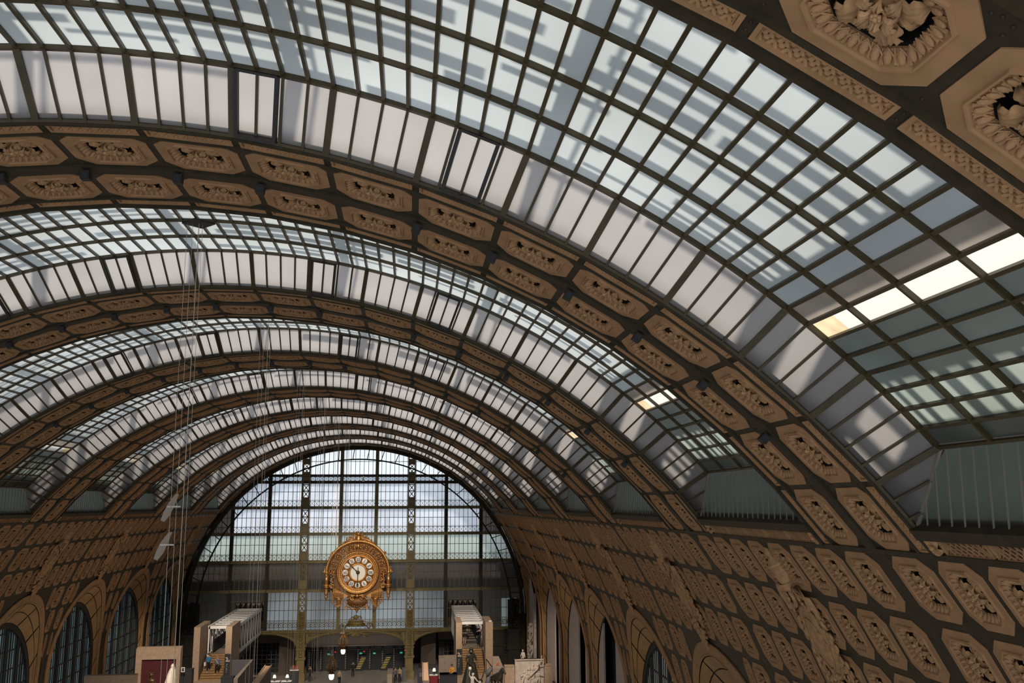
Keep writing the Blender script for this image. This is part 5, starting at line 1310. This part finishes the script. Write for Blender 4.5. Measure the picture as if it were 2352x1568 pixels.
def text_mesh(name, body, size, ext, mname):
    fc = bpy.data.curves.new(name, 'FONT'); fc.body = body; fc.size = size; fc.extrude = ext
    o = bpy.data.objects.new(name, fc); COL.objects.link(o); bpy.context.view_layer.update()
    me = bpy.data.meshes.new_from_object(o.evaluated_get(bpy.context.evaluated_depsgraph_get())); bpy.data.objects.remove(o)
    me.materials.clear(); me.materials.append(MT[mname]); return me
# directory signs on the inner slabs, with a red figure and pale lines
for x0, nm, dig in ((-11.33, 'left', '2'), (10.86, 'right', '2')):
    r = thing('directory_sign', (x0, 94.93, T3), f'dark directory sign with a red and white numeral on the inner {nm} slab', 'sign'); 
    m = MB(); m.box((0, 0, 0), (.56, .05, 2.42)); m.obj('panel', 'charcoal', r)
    link('numeral', text_mesh('numeral', dig, .62, .008, 'redlt' if nm == 'right' else 'orange'), r, (.03, -.01, 1.72), (PI/2, 0, 0))
    link('numeral_highlight', text_mesh('numeral_highlight', dig, .5, .012, 'enamel'), r, (.09, -.012, 1.74), (PI/2, 0, 0))
    m = MB()
    for q in range(3): m.box((.28, -.012, 1.70+.07*q), (.50, 0, 1.72+.07*q))
    for q in range(6): m.box((.16+.03*(q % 2), -.012, .75+.14*q), (.24+.03*(q % 3), 0, .775+.14*q))
    m.obj('text_lines', 'enamel', r)

# ------------------------------------------------------------------ partitions, tables, lamps on the terraces
def boxthing(name, a, b, mname, label, cat, bev=0.02):
    m = MB(); (x0, y0, z0), (x1, y1, z1) = a, b
    m.box(a, (x1, y1, z1-.04)); m.box((x0-bev, y0-bev, z1-.06), (x1+bev, y1+bev, z1)); return tag(m.obj(name, mname), label, cat)
r = thing('stone_partition', (-16.7, 92.0, T3), 'tall buff stone partition holding a dark red panel on the left terrace', 'partition')
m = MB(); m.box((-1.98, 0, 0), (1.98, .6, 3.5)); m.box((-1.98, -.02, 3.5), (1.98, .62, 3.58)); m.box((1.62, -.25, 0), (1.98, 0, 2.52)); m.box((-1.98, -.25, 2.52), (1.98, 0, 3.5)); m.box((-1.98, -.25, 0), (-1.45, 0, 2.52)); m.obj('masonry', 'stone', r)
m = MB(); m.box((-1.45, -.06, 0), (1.62, -.01, 2.52)); m.obj('red_panel', 'red', r)
m = MB()
for z in (1.1, 2.3): m.box((1.63, -.256, z), (1.97, -.25, z+.012))
m.obj('course_joint', 'stonegr', r)
boxthing('stone_parapet', (-19.35, 80.0, ZF), (-15.4, 80.6, 6.28), 'stone', 'low buff stone parapet in front of the left side windows', 'parapet')
r = thing('picture_frame', (-14.08, 90.2, 4.72), 'small white framed dark picture beside the stone partition', 'picture')
m = MB(); m.box((-.16, 0, 0), (.16, .04, .06)); m.box((-.16, 0, .36), (.16, .04, .42)); m.box((-.16, 0, .06), (-.10, .04, .36)); m.box((.10, 0, .06), (.16, .04, .36)); m.obj('frame', 'enamel', r); m = MB(); m.box((-.10, .015, .06), (.10, .03, .36)); m.obj('print', 'charcoal', r); m = MB(); m.ball((0, .012, .22), (.03, .01, .06), 6, 5); m.obj('pale_figure', 'stonegr', r)
m = MB(); m.box((-.03, .03, -1.62), (.03, .06, .1)); m.obj('stand', 'charcoal', r)
boxthing('charcoal_cabinet', (-14.45, 90.7, T3), (-13.4, 91.6, 4.85), 'charcoal', 'charcoal display cabinet between the red panel partition and the stairs', 'cabinet')
r = thing('slate_enclosure', (-9.6, 91.0, T3), 'slate grey enclosure wall stepping down beside the left stairs', 'partition')
m = MB(); m.box((-.7, 2.0, 0), (1.25, 2.2, 2.15)); m.obj('back_panel', 'slate', r); m = MB(); m.hexa([(.75, -5.0, 0), (1.1, -5.0, 0), (1.25, 2.0, 0), (1.05, 2.0, 0), (.75, -5.0, 1.68), (1.1, -5.0, 1.68), (1.25, 2.0, 2.15), (1.05, 2.0, 2.15)]); m.obj('stone_flank', 'stonegr', r); m = MB(); m.box((1.06, 1.98, .3), (1.24, 2.22, 2.12)); m.obj('white_edge', 'white', r)
boxthing('charcoal_block', (-10.3, 88.0, T3), (-9.25, 88.9, 4.56), 'charcoal', 'black block in front of the left directory sign', 'block')
def ramp(loc, label, top):
    r = thing('sloped_parapet', loc, label, 'parapet'); return r
r = thing('sloped_parapet', (-6.45, 84.0, ZF), 'sunlit buff stone parapet sloping up towards the entrance, left of centre', 'parapet')
m = MB(); m.hexa([(-.75, -2.0, 0), (-.25, -2.0, 0), (.28, 5.5, 0), (-.28, 5.5, 0), (-.75, -2.0, 4.78), (-.25, -2.0, 4.78), (.28, 5.5, 5.78), (-.28, 5.5, 5.78)]); m.obj('masonry', 'stonegr', r)
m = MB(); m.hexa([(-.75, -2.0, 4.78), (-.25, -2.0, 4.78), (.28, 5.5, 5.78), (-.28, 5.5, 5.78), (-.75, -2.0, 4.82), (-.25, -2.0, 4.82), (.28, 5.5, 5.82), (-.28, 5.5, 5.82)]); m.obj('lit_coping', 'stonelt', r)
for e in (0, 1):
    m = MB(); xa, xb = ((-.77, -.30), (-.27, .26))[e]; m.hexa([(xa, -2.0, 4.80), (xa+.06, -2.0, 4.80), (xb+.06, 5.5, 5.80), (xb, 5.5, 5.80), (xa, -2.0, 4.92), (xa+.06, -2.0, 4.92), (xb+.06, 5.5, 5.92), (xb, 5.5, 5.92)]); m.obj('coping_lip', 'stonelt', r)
r = thing('sloped_parapet', (7.75, 92.0, ZF), 'sunlit buff stone parapet facing the viewer, right of the entrance arch', 'parapet')
m = MB(); m.hexa([(-.26, -3.0, 0), (.34, -3.0, 0), (.24, .6, 0), (-.20, .6, 0), (-.26, -3.0, 4.3), (.34, -3.0, 4.3), (.24, .6, 5.25), (-.20, .6, 5.25)]); m.obj('masonry', 'stonegr', r)
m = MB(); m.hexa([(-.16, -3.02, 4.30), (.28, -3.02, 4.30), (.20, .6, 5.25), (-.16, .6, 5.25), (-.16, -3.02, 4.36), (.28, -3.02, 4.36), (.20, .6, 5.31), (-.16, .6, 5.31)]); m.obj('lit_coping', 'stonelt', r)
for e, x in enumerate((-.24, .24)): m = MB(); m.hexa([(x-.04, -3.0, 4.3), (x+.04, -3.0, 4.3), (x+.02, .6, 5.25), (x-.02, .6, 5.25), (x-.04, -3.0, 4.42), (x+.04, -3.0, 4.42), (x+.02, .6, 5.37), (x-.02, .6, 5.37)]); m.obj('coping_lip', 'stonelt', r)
def lamp(loc, label):
    r = thing('table_lamp', loc, label, 'lamp', 'white shaded table lamps')
    m = MB(); m.lathe([(.17, .0), (.10, .28), (.09, .28), (.16, .0)], 12, (0, 0, .32)); m.obj('lamp_shade', 'shade', r, True)
    m = MB(); m.lathe([(0, 0), (.09, .0), (.09, .03), (.02, .05), (.02, .36), (0, .36)], 10); m.obj('lamp_base', 'dark', r)
def desk(loc, w, h, label, mname, face='redlt'):
    r = thing('desk', loc, label, 'desk'); m = MB(); m.box((-w/2, -.3, 0), (w/2, .3, h-.06)); m.obj('body', mname, r); m = MB(); m.box((-w/2-.04, -.36, h-.06), (w/2+.04, .34, h)); m.obj('top', 'white', r)
    m = MB(); m.box((-w/2+.05, -.32, .1), (w/2-.05, -.3, h-.12)); m.obj('front_panel', face, r)
desk((-7.0, 98.2, ZF), 1.0, 2.96, 'dark counter under the left lamp of the two white shaded lamps', 'charcoal', 'cdark'); lamp((-7.0, 98.1, 2.36), 'white shaded table lamp, left one of the pair beside the sloped parapet')
desk((-5.82, 98.2, ZF), .9, 2.96, 'dark counter under the right lamp of the two white shaded lamps', 'charcoal', 'cdark'); lamp((-5.76, 98.1, 2.36), 'white shaded table lamp, right one of the pair near the olive column')
m = MB(); m.box((-6.55, 96.0, ZF), (-5.9, 96.6, 1.55)); m.box((-6.5, 96.5, 1.55), (-5.95, 96.58, 2.1)); tag(m.obj('bench_seat', 'charcoal'), 'black bench seat under the person between the table lamps', 'bench')
desk((8.68, 94.2, ZF), .86, 3.92, 'red fronted desk with white top right of the sunlit parapet', 'redlt'); lamp((8.66, 94.1, 3.32), 'white shaded table lamp on the red fronted desk')
desk((-8.5, 95.2, ZF), .6, 4.02, 'dark red counter with white top behind the left sloped parapet', 'red')
r = thing('display_stand', (-6.3, 108.5, ZF), 'display stand with red and grey books behind the left olive column', 'stand'); m = MB(); m.box((-.45, 0, 0), (.45, .5, 2.2)); m.obj('body', 'charcoal', r); m = MB(); m.box((-.48, -.05, 2.2), (.48, .5, 2.28)); m.obj('shelf', 'white', r)
for q in range(4): m = MB(); m.box((-.42+.22*q, .1, 2.28), (-.25+.22*q, .3, 2.62+.1*(q % 2))); m.obj('book', 'orange' if q % 2 else 'slate', r)
r = thing('stone_enclosure', (9.85, 93.0, T3), 'grey stone box enclosure in front of the right inner slab', 'partition')
m = MB(); m.box((-.78, 0, 0), (-.28, 1.6, 1.92)); m.obj('side_wall', 'stonegr', r); m = MB(); m.box((-.28, 1.2, 0), (.95, 1.6, 1.95)); m.obj('back_wall', 'stonegr', r)
m = MB(); m.box((9.1, 90.0, T3), (10.7, 91.2, T3+.90)); m.box((9.05, 89.95, T3+.84), (10.75, 91.25, T3+.9)); tag(m.obj('charcoal_block', 'charcoal'), 'black block that the person in yellow sits on', 'block')
m = MB(); m.hexa([(13.95, 89.5, T3), (15.0, 89.5, T3), (15.1, 91.0, T3), (14.0, 91.0, T3), (13.95, 89.5, 4.55), (15.0, 89.5, 4.5), (14.65, 91.0, 5.4), (14.05, 91.0, 5.4)]); o = tag(m.obj('stone_wedge', 'stonegr'), 'sloping buff stone block with a red mark right of the right stairs', 'block')
m = MB(); m.hexa([(14.25, 89.85, 4.70), (14.55, 89.85, 4.70), (14.62, 90.1, 4.9), (14.4, 90.1, 4.9), (14.25, 89.8, 4.74), (14.55, 89.8, 4.74), (14.62, 90.05, 4.94), (14.4, 90.05, 4.94)]); m.obj('red_mark', 'orange', o)
r = thing('handrail', (13.55, 92.0, T3), 'black sloping handrail beside the black bronze horse', 'handrail'); m = MB(); m.tube([(0, 0, 1.9), (.8, -1.5, .9)], .05, 6); m.tube([(0, 0, 0), (0, 0, 1.9)], .03, 6); m.tube([(.8, -1.5, 0), (.8, -1.5, .9)], .03, 6); m.obj('rail', 'dark', r)
boxthing('stone_partition', (3.9, 106.5, ZF), (4.45, 110.0, 1.35), 'stonegr', 'narrow buff stone partition before the entrance doors near the centre', 'partition')
boxthing('white_panel', (5.45, 112.8, ZF), (5.95, 113.0, .95), 'slate', 'pale upright panel leaning by the right olive column', 'panel')
boxthing('stone_step', (-3.2, 107.0, ZF), (3.4, 107.5, -.25), 'stone', 'long low stone step edging the entrance landing', 'step')
for i, (x, y, z, w) in enumerate(((7.6, 101.0, ZF, .9), (8.7, 103.0, ZF, 1.1))):
    r = thing('equipment_cart', (x, y, z), f'dark equipment cart with small screens, {"nearer" if i == 0 else "farther"} one behind the right olive column', 'cart')
    m = MB(); m.box((-w/2, -.3, .15), (w/2, .3, 3.4)); m.obj('body', 'charcoal', r); m = MB()
    for q in range(4): m.tube([(-w/2+.1+(w-.2)*(q % 2), -.2+.4*(q//2), 0), (-w/2+.1+(w-.2)*(q % 2), -.2+.4*(q//2), .15)], .05, 6)
    m.obj('feet', 'dark', r); m = MB(); m.box((-w*.3, -.32, 2.6), (w*.1, -.3, 3.0)); m.obj('screen', 'slate', r); m = MB(); m.box((w*.2, -.32, 3.0), (w*.32, -.3, 3.1)); m.obj('status_light', 'bluescreen', r)

# ------------------------------------------------------------------ hanging lanterns on long cables, spot lamps, reflectors
def lantern(k, low, lab):
    y = YC(k-1) + D/2; zt = ZC + R2 - 0.10
    r = thing('hanging_lantern', (0, y, low), lab, 'lantern', None)
    m = MB(); d = .46; e = .05
    m.hexa([(-d, 0, zt-low-e), (0, -d, zt-low-e), (d, 0, zt-low-e), (0, d, zt-low-e), (-d, 0, zt-low), (0, -d, zt-low), (d, 0, zt-low), (0, d, zt-low)]); m.obj('ceiling_plate', 'dark', r)
    for x, yy, rr in ((-.30, -.04, .010), (-.17, .04, .010), (.02, -.05, .017), (.10, .05, .010)):
        m = MB(); m.tube([(x, yy, 1.55 if abs(x) < .25 else 1.9), (x, yy, zt-low-e)], rr*.62 if k < 5 else rr*1.0, 5); m.obj('cable', 'steel', r)
    m = MB(); m.lathe([(0, -.38), (.12, -.36), (.19, -.25), (.22, -.05), (.20, .04), (.17, .10)], 16); m.obj('globe', 'globe', r, True)
    m = MB(); m.lathe([(.17, .08), (.24, .10), (.25, .16), (.15, .20), (.15, .28), (.34, .30), (.36, .36), (.28, .40), (.14, .44), (.10, .55), (.16, .62), (.05, .70)], 16); m.obj('gallery', 'golddk', r, True)
    m = MB()
    for q in range(8):
        a = 2*PI*q/8; ca, sa = math.cos(a), math.sin(a)
        m.tube([(.33*ca, .33*sa, .34), (.42*ca, .42*sa, .60), (.40*ca, .40*sa, .85), (.26*ca, .26*sa, 1.15), (.07*ca, .07*sa, 1.40)], .028, 5); m.ball((.44*ca, .44*sa, .62), .06, 6, 4); m.ball((.41*ca, .41*sa, .88), .045, 6, 4)
    m.tube([(0, 0, .6), (0, 0, 1.6)], .03, 6); m.ball((0, 0, 1.44), .09, 8, 6); m.tube([(.2*math.cos(2*PI*q/14), .2*math.sin(2*PI*q/14), 1.24) for q in range(14)], .025, 4, True)
    m.obj('crown_frame', 'gold', r, True)
    m = MB(); m.box((-.31, -.06, 1.52), (.12, .06, 1.60)); m.lathe([(.05, 1.5), (.05, 1.9), (.02, 1.95)], 8); m.obj('hanger', 'steel', r)
for k, low, lab in ((2, 5.7, 'long cables of a lantern hung from the dark diamond plate in the second glazed bay'), (3, 5.7, 'long cables of a lantern hung from the third glazed bay'), (4, 5.7, 'long cables of a lantern hung from the fourth glazed bay'),
                    (5, 5.2, 'long cables of a lantern hung from the fifth glazed bay'), (6, 6.05, 'gilded lantern with lit white globe, the lower of two in view at the entrance'), (7, 6.0, 'gilded lantern with lit white globe hanging higher, in front of the entrance arch')):
    lantern(k, low, lab)
for i, (z, x) in enumerate(((19.55, -.10), (18.55, -.22))):
    r = thing('reflector_blade', (x-.25, YC(1)+D/2, z), f'slim white {"upper" if i == 0 else "lower"} reflector blade on the lantern cables, left of centre', 'reflector', 'reflector blades on the cables'); m = MB()
    pts = [(-.20, -.36), (-.10, -.40), (.04, -.22), (.16, .08), (.24, .34), (.15, .33), (-.02, .10), (-.14, -.16)]
    m.add([(a, -.012, b) for a, b in pts] + [(a, .012, b) for a, b in pts], [tuple(range(8)), tuple(range(15, 7, -1))] + [(q, (q+1) % 8, 8+(q+1) % 8, 8+q) for q in range(8)]); m.obj('blade', 'stonegr', r)
    m = MB(); m.box((-.06, -.02, -.02), (.30, .02, .02)); m.obj('clamp', 'steel', r)
for k in (1, 2, 3):
    for i, j in enumerate((-6.4, -5.4, -4.4, -3.4, -2.4, -1.4, -.45, .62, 1.6, 3.55, 4.55, 5.6, 6.6, 7.6, 8.6)):
        p = P(j, YC(k) - .05, R - .16)
        if not seen(p, 20): continue
        th = j*DL; q = project(p)
        r = tag(link('spot_lamp', None, None, p, (0, th, 0)), f'black spot lamp on the {ORD[k]} coffered arch, {ORD[int(abs(j))]} {"left" if j < 0 else "right"} of the crown', 'lamp', f'spot lamps on the {ORD[k]} arch, {"left" if j < 0 else "right"} side')
        m = MB(); m.box((-.09, -.10, -.12), (.09, .10, .06)); m.obj('housing', 'dark', r); m = MB(); m.tube([(0, 0, .06), (0, 0, .18)], .03, 6); m.obj('bracket', 'dark', r); m = MB(); m.box((-.06, -.11, -.09), (.06, -.10, .03)); m.obj('lens', 'charcoal', r)
c = thing('security_camera', (.55, 112.2, 22.4), 'white dome camera hanging high before the end wall glass', 'camera'); m = MB(); m.ball((0, 0, 0), .16, 10, 7); m.obj('dome', 'enamel', c, True); m = MB(); m.tube([(0, 0, .15), (0, 0, .45), (0, 2.0, .45)], .05, 6); m.box((-.12, -.12, .12), (.12, .12, .28)); m.obj('arm', 'enamel', c)
